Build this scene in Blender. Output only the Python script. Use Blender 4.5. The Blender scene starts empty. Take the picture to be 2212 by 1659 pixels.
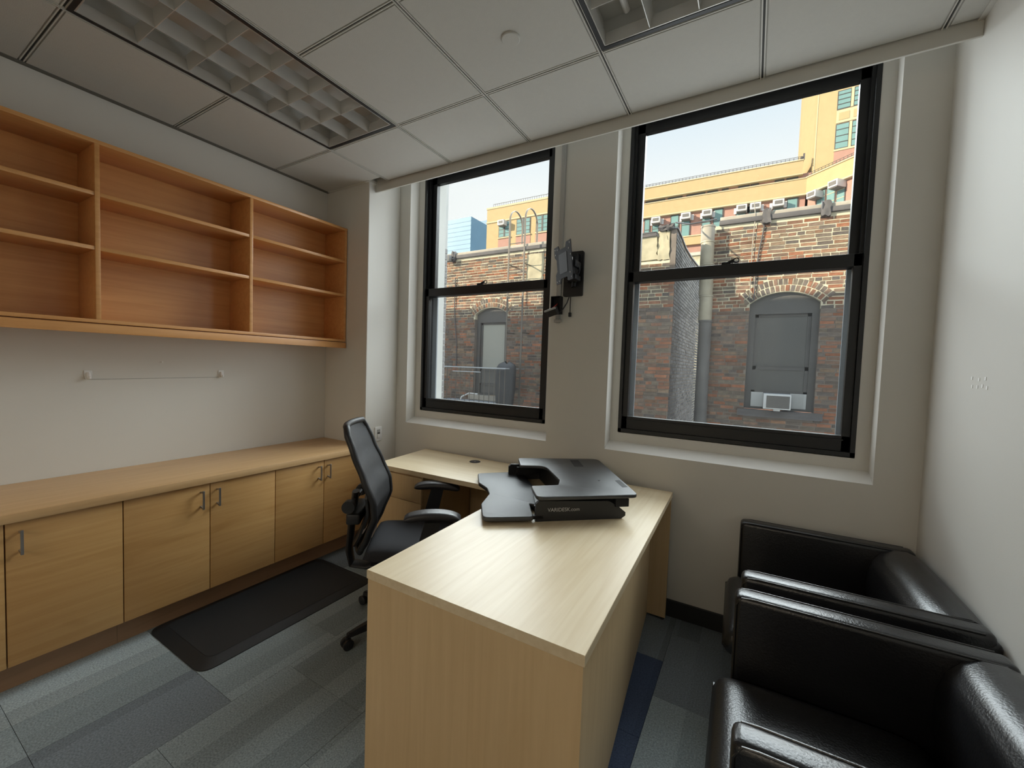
import bpy, bmesh, math, random
from mathutils import Vector, Matrix
random.seed(7)
scene = bpy.context.scene
col = scene.collection

# ------------------------------------------------------------------ camera
IW, IH = 2212.0, 1659.0
FPX = 891.523
YAW, PIT, ROLL = 0.526948, -0.045635, 0.034274
CAM = Vector((3.1229, -1.7745, 1.4450))
_f = Vector((-math.sin(YAW)*math.cos(PIT), math.cos(YAW)*math.cos(PIT), math.sin(PIT)))
_r = Vector((math.cos(YAW), math.sin(YAW), 0))
_u = _r.cross(_f)
RT = _r*math.cos(ROLL) + _u*math.sin(ROLL)
UP = -_r*math.sin(ROLL) + _u*math.cos(ROLL)
cam_d = bpy.data.cameras.new('camera')
cam_d.sensor_fit = 'HORIZONTAL'; cam_d.sensor_width = 36.0
cam_d.lens = FPX/IW*36.0
cam_d.clip_start = 0.05; cam_d.clip_end = 600
cam = bpy.data.objects.new('camera', cam_d); col.objects.link(cam)
M = Matrix((RT, UP, -_f)).transposed().to_4x4(); M.translation = CAM
cam.matrix_world = M
scene.camera = cam

def ray(x, y): return _f + RT*((x-IW/2)/FPX) - UP*((y-IH/2)/FPX)
def on_y(x, y, Y):
    d = ray(x, y); return CAM + d*((Y-CAM.y)/d.y)
def on_z(x, y, Z):
    d = ray(x, y); return CAM + d*((Z-CAM.z)/d.z)
def on_x(x, y, X):
    d = ray(x, y); return CAM + d*((X-CAM.x)/d.x)
def px(P):
    d = Vector(P)-CAM; z = d.dot(_f)
    return (IW/2+FPX*d.dot(RT)/z, IH/2-FPX*d.dot(UP)/z, z)

# ------------------------------------------------------------------ world, sun, exposure
SKY = 1.0
WINDOW_FILL = 9.0
SKY_FILL = 6800.0
REAR_FILL = 24.0
EXT = 0.72         # one tuning factor that darkens every outside colour
w = bpy.data.worlds.new('sky'); scene.world = w; w.use_nodes = True
nt = w.node_tree; nt.nodes.clear()
wo = nt.nodes.new('ShaderNodeOutputWorld'); bg = nt.nodes.new('ShaderNodeBackground')
tc = nt.nodes.new('ShaderNodeTexCoord'); sp = nt.nodes.new('ShaderNodeSeparateXYZ')
rp = nt.nodes.new('ShaderNodeValToRGB')
rp.color_ramp.elements[0].position = 0.0; rp.color_ramp.elements[0].color = (1.04, 1.03, 1.0, 1)
rp.color_ramp.elements[1].position = 1.0; rp.color_ramp.elements[1].color = (0.42, 0.60, 0.95, 1)
e = rp.color_ramp.elements.new(0.38); e.color = (1.0, 1.02, 1.02, 1)
e = rp.color_ramp.elements.new(0.56); e.color = (0.70, 0.86, 1.0, 1)
nt.links.new(tc.outputs['Generated'], sp.inputs[0]); nt.links.new(sp.outputs['Z'], rp.inputs[0])
nt.links.new(rp.outputs[0], bg.inputs[0]); bg.inputs[1].default_value = SKY
nt.links.new(bg.outputs[0], wo.inputs[0])

sun_d = bpy.data.lights.new('sun', 'SUN'); sun_d.energy = 7.0; sun_d.angle = 0.009
sun_d.color = (1.0, 0.86, 0.66)
sun = bpy.data.objects.new('sun', sun_d); col.objects.link(sun)
SUN_DIR = Vector((1.1, 1.0, -0.55)).normalized()
sun.rotation_euler = SUN_DIR.to_track_quat('-Z', 'Y').to_euler()
sun.location = (-20, -20, 20)

# added area lamps inside both window openings, boosting the daylight
for (nm, xc) in (('window_fill_lamp', 1.272), ('window_fill_lamp', 2.986)):
    ad_ = bpy.data.lights.new(nm, 'AREA'); ad_.shape = 'RECTANGLE'; ad_.size = 1.16; ad_.size_y = 1.92
    ad_.energy = WINDOW_FILL; ad_.color = (0.92, 0.98, 1.0)
    ao = bpy.data.objects.new(nm, ad_); col.objects.link(ao)
    ao.location = (xc, 0.868, 2.03); ao.rotation_euler = (math.radians(-90), 0, 0)

# unseen area lamp added above the yard to boost sky light indoors
sl_ = bpy.data.lights.new('sky_fill_lamp', 'AREA'); sl_.shape = 'RECTANGLE'; sl_.size = 22.0; sl_.size_y = 9.0
sl_.energy = SKY_FILL; sl_.color = (0.90, 0.975, 1.0)
so_ = bpy.data.objects.new('sky_fill_lamp', sl_); col.objects.link(so_)
so_.location = (1.0, 10.5, 9.5)
so_.rotation_euler = (Vector((2.0, 0.2, 0.9))-Vector((1.0, 10.5, 9.5))).to_track_quat('-Z', 'Y').to_euler()

vs = scene.view_settings
vs.view_transform = 'Standard'; vs.look = 'None'; vs.gamma = 1.0; vs.use_curve_mapping = False
vs.exposure = 0.0
cy = scene.cycles
cy.max_bounces = 14; cy.diffuse_bounces = 9; cy.glossy_bounces = 5; cy.transparent_max_bounces = 16
cy.transmission_bounces = 8
cy.use_denoising = True

# ------------------------------------------------------------------ materials
MATS = {}
def new_mat(name):
    m = bpy.data.materials.new(name); m.use_nodes = True
    n = m.node_tree.nodes; b = n['Principled BSDF']
    MATS[name] = m
    return m, m.node_tree, b
def N(t, kind, **kw):
    n = t.nodes.new(kind)
    for k, v in kw.items(): setattr(n, k, v)
    return n
def plain(name, c, rough=0.5, metal=0.0, spec=0.5, bump=0.0, bscale=200.0, var=0.0, vscale=3.0, coat=0.0):
    m, t, b = new_mat(name)
    b.inputs['Base Color'].default_value = (*c, 1); b.inputs['Roughness'].default_value = rough
    b.inputs['Metallic'].default_value = metal; b.inputs['Specular IOR Level'].default_value = spec
    b.inputs['Coat Weight'].default_value = coat
    co = N(t, 'ShaderNodeTexCoord')
    if var > 0:
        nz = N(t, 'ShaderNodeTexNoise'); nz.inputs['Scale'].default_value = vscale; nz.inputs['Detail'].default_value = 5
        t.links.new(co.outputs['Object'], nz.inputs['Vector'])
        mx = N(t, 'ShaderNodeMix', data_type='RGBA')
        mx.inputs[6].default_value = tuple(x*(1-var) for x in c)+(1,); mx.inputs[7].default_value = tuple(min(1, x*(1+var)) for x in c)+(1,)
        t.links.new(nz.outputs[0], mx.inputs[0]); t.links.new(mx.outputs[2], b.inputs['Base Color'])
    if bump > 0:
        nz = N(t, 'ShaderNodeTexNoise'); nz.inputs['Scale'].default_value = bscale; nz.inputs['Detail'].default_value = 3
        t.links.new(co.outputs['Object'], nz.inputs['Vector'])
        bp = N(t, 'ShaderNodeBump'); bp.inputs['Strength'].default_value = bump; bp.inputs['Distance'].default_value = 0.004
        t.links.new(nz.outputs[0], bp.inputs['Height']); t.links.new(bp.outputs[0], b.inputs['Normal'])
    return m
def wood(name, c1, c2, c3, axis='Y', rough=0.38, blotch=0.5, grain=1.0, coat=0.0):
    """fine grain along an axis + cloudy figure + a few darker flecks"""
    m, t, b = new_mat(name)
    co = N(t, 'ShaderNodeTexCoord'); mp = N(t, 'ShaderNodeMapping')
    s = {'X': (1.2, 28, 28), 'Y': (28, 1.2, 28), 'Z': (28, 28, 1.2)}[axis]
    mp.inputs['Scale'].default_value = s
    t.links.new(co.outputs['Object'], mp.inputs['Vector'])
    g = N(t, 'ShaderNodeTexNoise'); g.inputs['Scale'].default_value = 1.6*grain; g.inputs['Detail'].default_value = 6; g.inputs['Distortion'].default_value = 0.6
    t.links.new(mp.outputs[0], g.inputs['Vector'])
    r1 = N(t, 'ShaderNodeValToRGB'); r1.color_ramp.elements[0].position = 0.3; r1.color_ramp.elements[1].position = 0.72
    r1.color_ramp.elements[0].color = (*c1, 1); r1.color_ramp.elements[1].color = (*c2, 1)
    t.links.new(g.outputs[0], r1.inputs[0])
    mp2 = N(t, 'ShaderNodeMapping'); mp2.inputs['Scale'].default_value = {'X': (1, 4, 4), 'Y': (4, 1, 4), 'Z': (4, 4, 1)}[axis]
    t.links.new(co.outputs['Object'], mp2.inputs['Vector'])
    bl = N(t, 'ShaderNodeTexNoise'); bl.inputs['Scale'].default_value = 1.7; bl.inputs['Detail'].default_value = 4; bl.inputs['Distortion'].default_value = 1.2
    t.links.new(mp2.outputs[0], bl.inputs['Vector'])
    r2 = N(t, 'ShaderNodeValToRGB'); r2.color_ramp.elements[0].position = 0.56; r2.color_ramp.elements[1].position = 0.75
    r2.color_ramp.elements[0].color = (0, 0, 0, 1); r2.color_ramp.elements[1].color = (blotch, blotch, blotch, 1)
    t.links.new(bl.outputs[0], r2.inputs[0])
    mx = N(t, 'ShaderNodeMix', data_type='RGBA'); mx.inputs[7].default_value = (*c3, 1)
    t.links.new(r2.outputs[0], mx.inputs[0]); t.links.new(r1.outputs[0], mx.inputs[6])
    t.links.new(mx.outputs[2], b.inputs['Base Color'])
    b.inputs['Roughness'].default_value = rough; b.inputs['Coat Weight'].default_value = coat; b.inputs['Coat Roughness'].default_value = 0.25
    return m

WALL = plain('wall_paint', (0.655, 0.64, 0.60), 0.62, bump=0.05, bscale=260, var=0.02)
TRIMW = plain('white_gloss_paint', (0.72, 0.71, 0.68), 0.35, bump=0.03, bscale=60, var=0.03, vscale=14)
TILE = plain('ceiling_tile_board', (0.54, 0.53, 0.495), 0.9, bump=0.25, bscale=320, var=0.03, vscale=40)
GRID = plain('ceiling_grid_paint', (0.60, 0.585, 0.54), 0.45)
RECESS_SHADE = plain('recess_shade_colour', (0.13, 0.125, 0.105), 0.6)  # shade of a recess channel put into the colour of a flat strip
GRIDD = plain('ceiling_grid_groove', (0.06, 0.06, 0.055), 0.7)
BLACKF = plain('black_window_enamel', (0.012, 0.0125, 0.014), 0.42, bump=0.06, bscale=40)
ALU = plain('grey_aluminium', (0.34, 0.37, 0.41), 0.4, metal=0.3)
BASEB = plain('black_vinyl', (0.02, 0.02, 0.021), 0.55)
SHELFW = wood('shelf_maple', (0.60, 0.285, 0.095), (0.70, 0.36, 0.135), (0.55, 0.25, 0.08), 'Y', 0.30, 0.5)
CABW = wood('cabinet_maple', (0.52, 0.29, 0.105), (0.60, 0.36, 0.145), (0.40, 0.20, 0.06), 'Y', 0.33, 0.6)
TOPW = wood('worktop_maple', (0.58, 0.36, 0.17), (0.66, 0.43, 0.22), (0.50, 0.29, 0.125), 'Y', 0.40, 0.5)
KICKW = wood('kickboard_maple', (0.34, 0.20, 0.115), (0.40, 0.24, 0.14), (0.30, 0.17, 0.09), 'Y', 0.5, 0.3)
DESKX = wood('desk_laminate_x', (0.66, 0.53, 0.34), (0.74, 0.62, 0.43), (0.60, 0.47, 0.29), 'X', 0.36, 0.4)
DESKY = wood('desk_laminate_y', (0.66, 0.53, 0.34), (0.74, 0.62, 0.43), (0.60, 0.47, 0.29), 'Y', 0.36, 0.4)
DESKZ = wood('desk_laminate_z', (0.60, 0.43, 0.235), (0.66, 0.49, 0.28), (0.55, 0.385, 0.20), 'Z', 0.45, 0.4)
NICKEL = plain('brushed_nickel', (0.42, 0.41, 0.40), 0.35, metal=0.9)
WHITEP = plain('white_plastic', (0.78, 0.78, 0.77), 0.35)
BLKP = plain('black_plastic', (0.014, 0.014, 0.016), 0.45, bump=0.08, bscale=700)
BLKTEX = plain('black_textured_board', (0.022, 0.024, 0.028), 0.42, spec=0.9, bump=0.25, bscale=900)
BLKM = plain('black_metal', (0.012, 0.012, 0.014), 0.55, spec=0.3)
ARMP = plain('armrest_rubber', (0.030, 0.028, 0.030), 0.38, bump=0.1, bscale=500)
MESHF = plain('black_mesh_fabric', (0.030, 0.030, 0.033), 0.62, bump=0.5, bscale=1200)
SEATF = plain('black_seat_fabric', (0.016, 0.015, 0.018), 0.85, bump=0.4, bscale=1100)
LEATH = plain('black_leather', (0.009, 0.009, 0.0105), 0.30, bump=0.22, bscale=170, spec=0.6)
MATR = plain('black_mat_foam', (0.012, 0.013, 0.0145), 0.55, bump=0.3, bscale=900)
CHROME = plain('steel', (0.55, 0.55, 0.56), 0.25, metal=1.0)
LOUV = plain('semi_specular_louver', (0.66, 0.65, 0.62), 0.22, metal=0.45)
HOUS = plain('fixture_reflector', (0.62, 0.61, 0.58), 0.35, metal=0.2)
RED = plain('red_wire', (0.35, 0.03, 0.02), 0.5)
PRINT = plain('grey_print', (0.45, 0.45, 0.46), 0.5)
LABELB = plain('black_sticker', (0.008, 0.008, 0.009), 0.6)
GREYP = plain('grey_raceway', (0.40, 0.40, 0.39), 0.5)
RESID = plain('white_residue', (0.88, 0.88, 0.86), 0.6)

# carpet: per-tile random tone and stripes
CARPETS = []
def carpet(name, c, stripe):
    m, t, b = new_mat(name)
    co = N(t, 'ShaderNodeTexCoord')
    fi = N(t, 'ShaderNodeTexNoise'); fi.inputs['Scale'].default_value = 160; fi.inputs['Detail'].default_value = 3
    t.links.new(co.outputs['Object'], fi.inputs['Vector'])
    mp = N(t, 'ShaderNodeMapping'); mp.inputs['Scale'].default_value = (9, 0.4, 1)
    t.links.new(co.outputs['Object'], mp.inputs['Vector'])
    st = N(t, 'ShaderNodeTexWhiteNoise', noise_dimensions='1D')
    sx = N(t, 'ShaderNodeSeparateXYZ'); fl = N(t, 'ShaderNodeMath', operation='FLOOR')
    oi = N(t, 'ShaderNodeObjectInfo'); ad = N(t, 'ShaderNodeMath', operation='MULTIPLY_ADD'); ad.inputs[1].default_value = 97.0
    t.links.new(mp.outputs[0], sx.inputs[0]); t.links.new(sx.outputs['X'], fl.inputs[0])
    t.links.new(oi.outputs['Random'], ad.inputs[0]); t.links.new(fl.outputs[0], ad.inputs[2]); t.links.new(ad.outputs[0], st.inputs['W'])
    a = N(t, 'ShaderNodeMath', operation='MULTIPLY_ADD'); a.inputs[1].default_value = stripe; a.inputs[2].default_value = 1.0-stripe*0.5
    t.links.new(st.outputs['Value'], a.inputs[0])
    f2 = N(t, 'ShaderNodeMath', operation='MULTIPLY_ADD'); f2.inputs[1].default_value = 1.5; f2.inputs[2].default_value = 0.25
    t.links.new(fi.outputs[0], f2.inputs[0])
    mu = N(t, 'ShaderNodeMath', operation='MULTIPLY'); t.links.new(a.outputs[0], mu.inputs[0]); t.links.new(f2.outputs[0], mu.inputs[1])
    vm = N(t, 'ShaderNodeVectorMath', operation='SCALE'); vm.inputs[0].default_value = c
    t.links.new(mu.outputs[0], vm.inputs['Scale']); t.links.new(vm.outputs[0], b.inputs['Base Color'])
    b.inputs['Roughness'].default_value = 0.95; b.inputs['Specular IOR Level'].default_value = 0.2
    bp = N(t, 'ShaderNodeBump'); bp.inputs['Strength'].default_value = 0.6; bp.inputs['Distance'].default_value = 0.004
    t.links.new(fi.outputs[0], bp.inputs['Height']); t.links.new(bp.outputs[0], b.inputs['Normal'])
    CARPETS.append(m); return m
carpet('carpet_mid_grey', (0.225, 0.262, 0.275), 0.34)
carpet('carpet_light_grey', (0.295, 0.335, 0.345), 0.30)
carpet('carpet_dark_grey', (0.15, 0.172, 0.19), 0.30)
carpet('carpet_navy', (0.055, 0.075, 0.125), 0.2)

# window glass: clear pane with a little reflection, and a film of dust that scatters light
def glass(name, dust, tint=(0.97, 0.985, 0.98), spots=0.0):
    m = bpy.data.materials.new(name); m.use_nodes = True; t = m.node_tree; t.nodes.clear()
    out = N(t, 'ShaderNodeOutputMaterial'); tr = N(t, 'ShaderNodeBsdfTransparent'); tr.inputs[0].default_value = (*tint, 1)
    gl = N(t, 'ShaderNodeBsdfGlossy'); gl.inputs['Roughness'].default_value = 0.02
    lw = N(t, 'ShaderNodeFresnel'); lw.inputs[0].default_value = 1.25
    m1 = N(t, 'ShaderNodeMixShader'); t.links.new(lw.outputs[0], m1.inputs[0]); t.links.new(tr.outputs[0], m1.inputs[1]); t.links.new(gl.outputs[0], m1.inputs[2])
    tl = N(t, 'ShaderNodeBsdfTranslucent'); tl.inputs[0].default_value = (0.75, 0.75, 0.75, 1)
    df = N(t, 'ShaderNodeBsdfDiffuse'); df.inputs[0].default_value = (0.5, 0.5, 0.5, 1)
    ms = N(t, 'ShaderNodeMixShader'); ms.inputs[0].default_value = 0.3; t.links.new(tl.outputs[0], ms.inputs[1]); t.links.new(df.outputs[0], ms.inputs[2])
    co = N(t, 'ShaderNodeTexCoord'); nz = N(t, 'ShaderNodeTexNoise'); nz.inputs['Scale'].default_value = 5; nz.inputs['Detail'].default_value = 8; nz.inputs['Roughness'].default_value = 0.75
    t.links.new(co.outputs['Object'], nz.inputs['Vector'])
    mr = N(t, 'ShaderNodeMapRange'); mr.inputs[1].default_value = 0.3; mr.inputs[2].default_value = 0.75; mr.inputs[3].default_value = dust*0.6; mr.inputs[4].default_value = dust*1.4
    t.links.new(nz.outputs[0], mr.inputs[0])
    m2 = N(t, 'ShaderNodeMixShader'); t.links.new(mr.outputs[0], m2.inputs[0]); t.links.new(m1.outputs[0], m2.inputs[1]); t.links.new(ms.outputs[0], m2.inputs[2])
    t.links.new(m2.outputs[0], out.inputs[0])
    return m
GLASSU = glass('window_glass', 0.003)
GLASSL = glass('dusty_window_glass', 0.012)
def ext(c): return tuple(x*EXT for x in c)
# outside materials
def brick_mat(name):
    m, t, b = new_mat(name)
    at = N(t, 'ShaderNodeAttribute'); at.attribute_name = 'bcol'
    co = N(t, 'ShaderNodeTexCoord'); nz = N(t, 'ShaderNodeTexNoise'); nz.inputs['Scale'].default_value = 14; nz.inputs['Detail'].default_value = 6
    t.links.new(co.outputs['Object'], nz.inputs['Vector'])
    f2 = N(t, 'ShaderNodeMath', operation='MULTIPLY_ADD'); f2.inputs[1].default_value = 1.5; f2.inputs[2].default_value = 0.28
    t.links.new(nz.outputs[0], f2.inputs[0])
    vm = N(t, 'ShaderNodeVectorMath', operation='SCALE'); t.links.new(at.outputs['Color'], vm.inputs[0]); t.links.new(f2.outputs[0], vm.inputs['Scale'])
    t.links.new(vm.outputs[0], b.inputs['Base Color']); b.inputs['Roughness'].default_value = 0.9
    b.inputs['Specular IOR Level'].default_value = 0.15
    return m
BRICK = brick_mat('old_brick')
MORTAR = plain('lime_mortar', ext((0.80, 0.73, 0.55)), 0.95, var=0.30, vscale=5, spec=0.1)
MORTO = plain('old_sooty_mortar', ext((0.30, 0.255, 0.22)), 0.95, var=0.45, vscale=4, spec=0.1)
STONE = plain('rough_render_patch', ext((0.62, 0.56, 0.40)), 0.95, bump=1.0, bscale=9, var=0.4, vscale=6, spec=0.1)
TAR = plain('tarred_coping', ext((0.16, 0.15, 0.15)), 0.8, bump=0.6, bscale=20, var=0.3, vscale=8)
CLAYC = plain('stone_coping', ext((0.55, 0.50, 0.42)), 0.9, var=0.25, vscale=5)
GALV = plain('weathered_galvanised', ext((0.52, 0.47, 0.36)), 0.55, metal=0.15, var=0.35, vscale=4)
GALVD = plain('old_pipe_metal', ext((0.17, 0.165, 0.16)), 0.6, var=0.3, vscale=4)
SASHG = plain('grey_window_paint', ext((0.12, 0.115, 0.11)), 0.6, var=0.15, vscale=5)
STEELX = plain('painted_iron', ext((0.17, 0.15, 0.125)), 0.6, var=0.2, vscale=8)
BLIND = plain('window_blind', ext((0.46, 0.46, 0.41)), 0.7)
DGLASS = plain('dark_window_glass', ext((0.115, 0.115, 0.11)), 0.3)
TGLASS = plain('teal_window_glass', ext((0.26, 0.46, 0.46)), 0.15, var=0.25, vscale=0.6)
ACW = plain('air_conditioner_white', ext((0.85, 0.86, 0.86)), 0.5)
ACG = plain('air_conditioner_grille', ext((0.22, 0.21, 0.20)), 0.6)
PLEAT = plain('accordion_panel', ext((0.62, 0.63, 0.62)), 0.6)
YEL = plain('yellow_brick', ext((0.70, 0.54, 0.30)), 0.9, var=0.08, vscale=2.5, spec=0.1)
YELT = plain('yellow_stone_trim', ext((0.80, 0.68, 0.45)), 0.9, spec=0.1)
PINK = plain('red_brick_pier', ext((0.62, 0.37, 0.30)), 0.9, var=0.12, vscale=3, spec=0.1)
BLUEA = plain('blue_curtain_wall', ext((0.20, 0.42, 0.60)), 0.5, var=0.12, vscale=0.2)
BLUEB = plain('blue_curtain_wall_dark', ext((0.17, 0.36, 0.56)), 0.5, var=0.12, vscale=0.2)  # slightly darker blue for the bands and the far tower
BAGM = plain('black_tarpaulin', ext((0.055, 0.057, 0.063)), 0.6, bump=0.8, bscale=12)
PALE = plain('pale_render', ext((0.66, 0.66, 0.64)), 0.9, var=0.12, vscale=4)
DECK = plain('fire_escape_deck_paint', ext((0.50, 0.53, 0.56)), 0.7, var=0.2, vscale=4)
GROUND = plain('yard_concrete', ext((0.40, 0.40, 0.38)), 0.95)

# ------------------------------------------------------------------ mesh helpers
WC = set()      # Empties whose parts are given in world coordinates
class MB:
    def __init__(s): s.bm = bmesh.new()
    def box(s, x0, x1, y0, y1, z0, z1, bev=0.0, seg=2, rot=None, at=None):
        b2 = bmesh.new()
        bmesh.ops.create_cube(b2, size=1)
        for v in b2.verts:
            v.co = Vector(((x0+x1)/2+v.co.x*(x1-x0), (y0+y1)/2+v.co.y*(y1-y0), (z0+z1)/2+v.co.z*(z1-z0)))
        if bev > 0: bmesh.ops.bevel(b2, geom=list(b2.edges), offset=bev, segments=seg, affect='EDGES', profile=0.5)
        if rot is not None:
            p = Vector(at) if at else Vector((0, 0, 0))
            for v in b2.verts: v.co = rot @ (v.co-p) + p
        s._merge(b2); return s
    def _merge(s, b2):
        me = bpy.data.meshes.new('t'); b2.to_mesh(me); b2.free(); s.bm.from_mesh(me); bpy.data.meshes.remove(me)
    def prism(s, pts, z0, z1, bev=0.0, seg=2):
        b2 = bmesh.new()
        lo = [b2.verts.new((p[0], p[1], z0)) for p in pts]; hi = [b2.verts.new((p[0], p[1], z1)) for p in pts]
        b2.faces.new(list(reversed(lo))); b2.faces.new(hi); n = len(pts)
        for i in range(n): b2.faces.new((lo[i], lo[(i+1) % n], hi[(i+1) % n], hi[i]))
        bmesh.ops.recalc_face_normals(b2, faces=b2.faces)
        if bev > 0:
            es = [e for e in b2.edges if abs(e.verts[0].co.z-e.verts[1].co.z) < 1e-6]
            bmesh.ops.bevel(b2, geom=es, offset=bev, segments=seg, affect='EDGES', profile=0.5)
        s._merge(b2); return s
    def prism_dir(s, pts3, d):
        """polygon of 3-D points extruded by the vector d"""
        b2 = bmesh.new(); d = Vector(d)
        lo = [b2.verts.new(Vector(p)) for p in pts3]; hi = [b2.verts.new(Vector(p)+d) for p in pts3]
        b2.faces.new(list(reversed(lo))); b2.faces.new(hi); n = len(pts3)
        for i in range(n): b2.faces.new((lo[i], lo[(i+1) % n], hi[(i+1) % n], hi[i]))
        bmesh.ops.recalc_face_normals(b2, faces=b2.faces)
        s._merge(b2); return s
    def tube(s, pts, r, n=8, closed=False, flat=None):
        """sweep a circle (or an ellipse: flat=(ra, rb)) along points"""
        pts = [Vector(p) for p in pts]; b2 = bmesh.new(); rings = []; m = len(pts)
        rr = r if isinstance(r, (list, tuple)) else [r]*m
        prev = None
        for i, p in enumerate(pts):
            a = pts[i-1] if (i > 0 or closed) else p
            c = pts[(i+1) % m] if (i < m-1 or closed) else p
            t = (c-a).normalized()
            if prev is None:
                ref = Vector((0, 0, 1)) if abs(t.z) < 0.9 else Vector((1, 0, 0))
                u = t.cross(ref).normalized()
            else:
                u = (prev - t*prev.dot(t)).normalized()
            prev = u; v = t.cross(u)
            ra, rb = flat if flat else (rr[i], rr[i])
            rings.append([b2.verts.new(p + u*math.cos(2*math.pi*k/n)*ra + v*math.sin(2*math.pi*k/n)*rb) for k in range(n)])
        for i in range(m if closed else m-1):
            A, B = rings[i], rings[(i+1) % m]
            for k in range(n): b2.faces.new((A[k], A[(k+1) % n], B[(k+1) % n], B[k]))
        if not closed:
            b2.faces.new(list(reversed(rings[0]))); b2.faces.new(rings[-1])
        bmesh.ops.recalc_face_normals(b2, faces=b2.faces)
        s._merge(b2); return s
    def lathe(s, prof, n=24, at=(0, 0, 0), axis='Z'):
        b2 = bmesh.new(); rings = []
        for (r, z) in prof:
            ring = []
            for k in range(n):
                a = 2*math.pi*k/n; p = Vector((r*math.cos(a), r*math.sin(a), z))
                if axis == 'X': p = Vector((p.z, p.x, p.y))
                if axis == 'Y': p = Vector((p.x, p.z, p.y))
                ring.append(b2.verts.new(p+Vector(at)))
            rings.append(ring)
        for i in range(len(rings)-1):
            for k in range(n): b2.faces.new((rings[i][k], rings[i][(k+1) % n], rings[i+1][(k+1) % n], rings[i+1][k]))
        b2.faces.new(rings[0]); b2.faces.new(rings[-1])
        bmesh.ops.recalc_face_normals(b2, faces=b2.faces)
        s._merge(b2); return s
    def grid(s, fn, nu, nv, thick=None):
        """surface fn(u,v) -> point; thick(u,v) -> offset vector for the back side"""
        b2 = bmesh.new()
        F = [[b2.verts.new(fn(i/nu, j/nv)) for j in range(nv+1)] for i in range(nu+1)]
        for i in range(nu):
            for j in range(nv): b2.faces.new((F[i][j], F[i+1][j], F[i+1][j+1], F[i][j+1]))
        if thick:
            B = [[b2.verts.new(Vector(fn(i/nu, j/nv))+Vector(thick(i/nu, j/nv))) for j in range(nv+1)] for i in range(nu+1)]
            for i in range(nu):
                for j in range(nv): b2.faces.new((B[i][j], B[i][j+1], B[i+1][j+1], B[i+1][j]))
            for i in range(nu):
                b2.faces.new((F[i][0], B[i][0], B[i+1][0], F[i+1][0])); b2.faces.new((F[i][nv], F[i+1][nv], B[i+1][nv], B[i][nv]))
            for j in range(nv):
                b2.faces.new((F[0][j], F[0][j+1], B[0][j+1], B[0][j])); b2.faces.new((F[nu][j], B[nu][j], B[nu][j+1], F[nu][j+1]))
        bmesh.ops.recalc_face_normals(b2, faces=b2.faces)
        s._merge(b2); return s
    def build(s, name, mat, parent=None, smooth=False, ang=35, subsurf=0):
        me = bpy.data.meshes.new(name)
        bmesh.ops.recalc_face_normals(s.bm, faces=s.bm.faces)
        s.bm.to_mesh(me); s.bm.free()
        if mat is not None: me.materials.append(mat)
        if smooth:
            me.shade_smooth()
            try: me.set_sharp_from_angle(angle=math.radians(ang))
            except Exception: pass
        o = bpy.data.objects.new(name, me); col.objects.link(o)
        if parent is not None:
            o.parent = parent
            if parent.name in WC: o.matrix_parent_inverse = Matrix.Translation(-Vector(parent.location))
        if subsurf:
            md = o.modifiers.new('sub', 'SUBSURF'); md.levels = subsurf; md.render_levels = subsurf
        return o
def tag(o, label=None, cat=None, group=None, kind=None):
    if label: o['label'] = label
    if cat: o['category'] = cat
    if group: o['group'] = group
    if kind: o['kind'] = kind
    return o
def empty(name, loc=(0, 0, 0), rz=0.0, label=None, cat=None, group=None, kind=None):
    o = bpy.data.objects.new(name, None); col.objects.link(o); o.location = loc; o.rotation_euler = (0, 0, rz)
    o.empty_display_size = 0.1
    return tag(o, label, cat, group, kind)
def thing(name, loc, label, cat, group=None, kind=None):
    o = empty(name, loc, 0.0, label, cat, group, kind); WC.add(o.name); return o
def part(name, mat, parent, x0, x1, y0, y1, z0, z1, bev=0.0, seg=2, smooth=False):
    return MB().box(x0, x1, y0, y1, z0, z1, bev, seg).build(name, mat, parent, smooth=smooth or bev > 0)
def link_mesh(name, me, loc, parent=None, rz=0.0):
    o = bpy.data.objects.new(name, me); col.objects.link(o); o.location = loc; o.rotation_euler = (0, 0, rz)
    if parent is not None: o.parent = parent
    return o
def copy_tree(o, parent=None):
    c = o.copy(); col.objects.link(c); c.parent = parent
    for ch in list(o.children): copy_tree(ch, c)
    return c
def rounded(pts, rads, seg=6):
    """round the corners of a 2-D polygon"""
    out = []; n = len(pts)
    for i in range(n):
        P = Vector(pts[i]); A = Vector(pts[i-1]); B = Vector(pts[(i+1) % n]); r = rads[i] if isinstance(rads, (list, tuple)) else rads
        a = (A-P); b = (B-P)
        if r <= 0 or a.length < 1e-6 or b.length < 1e-6: out.append(tuple(P)); continue
        ang = a.angle(b); d = min(r/math.tan(ang/2), a.length*0.48, b.length*0.48)
        p0 = P+a.normalized()*d; p1 = P+b.normalized()*d
        for k in range(seg+1):
            t = k/seg; q = p0*(1-t)**2 + P*2*t*(1-t) + p1*t*t
            out.append((q.x, q.y))
    return out

# ------------------------------------------------------------------ room shell
CH = 2.815                      # ceiling height
RX = 3.81                       # right wall
YW = 0.77                       # window wall
YB = -3.60                      # wall behind the camera
YF = 0.505                      # edge of the hung ceiling
floor = MB().box(-0.2, RX+0.2, YB-0.2, 1.15, -0.25, -0.008).build('floor', CARPETS[0]); tag(floor, kind='structure')
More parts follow.
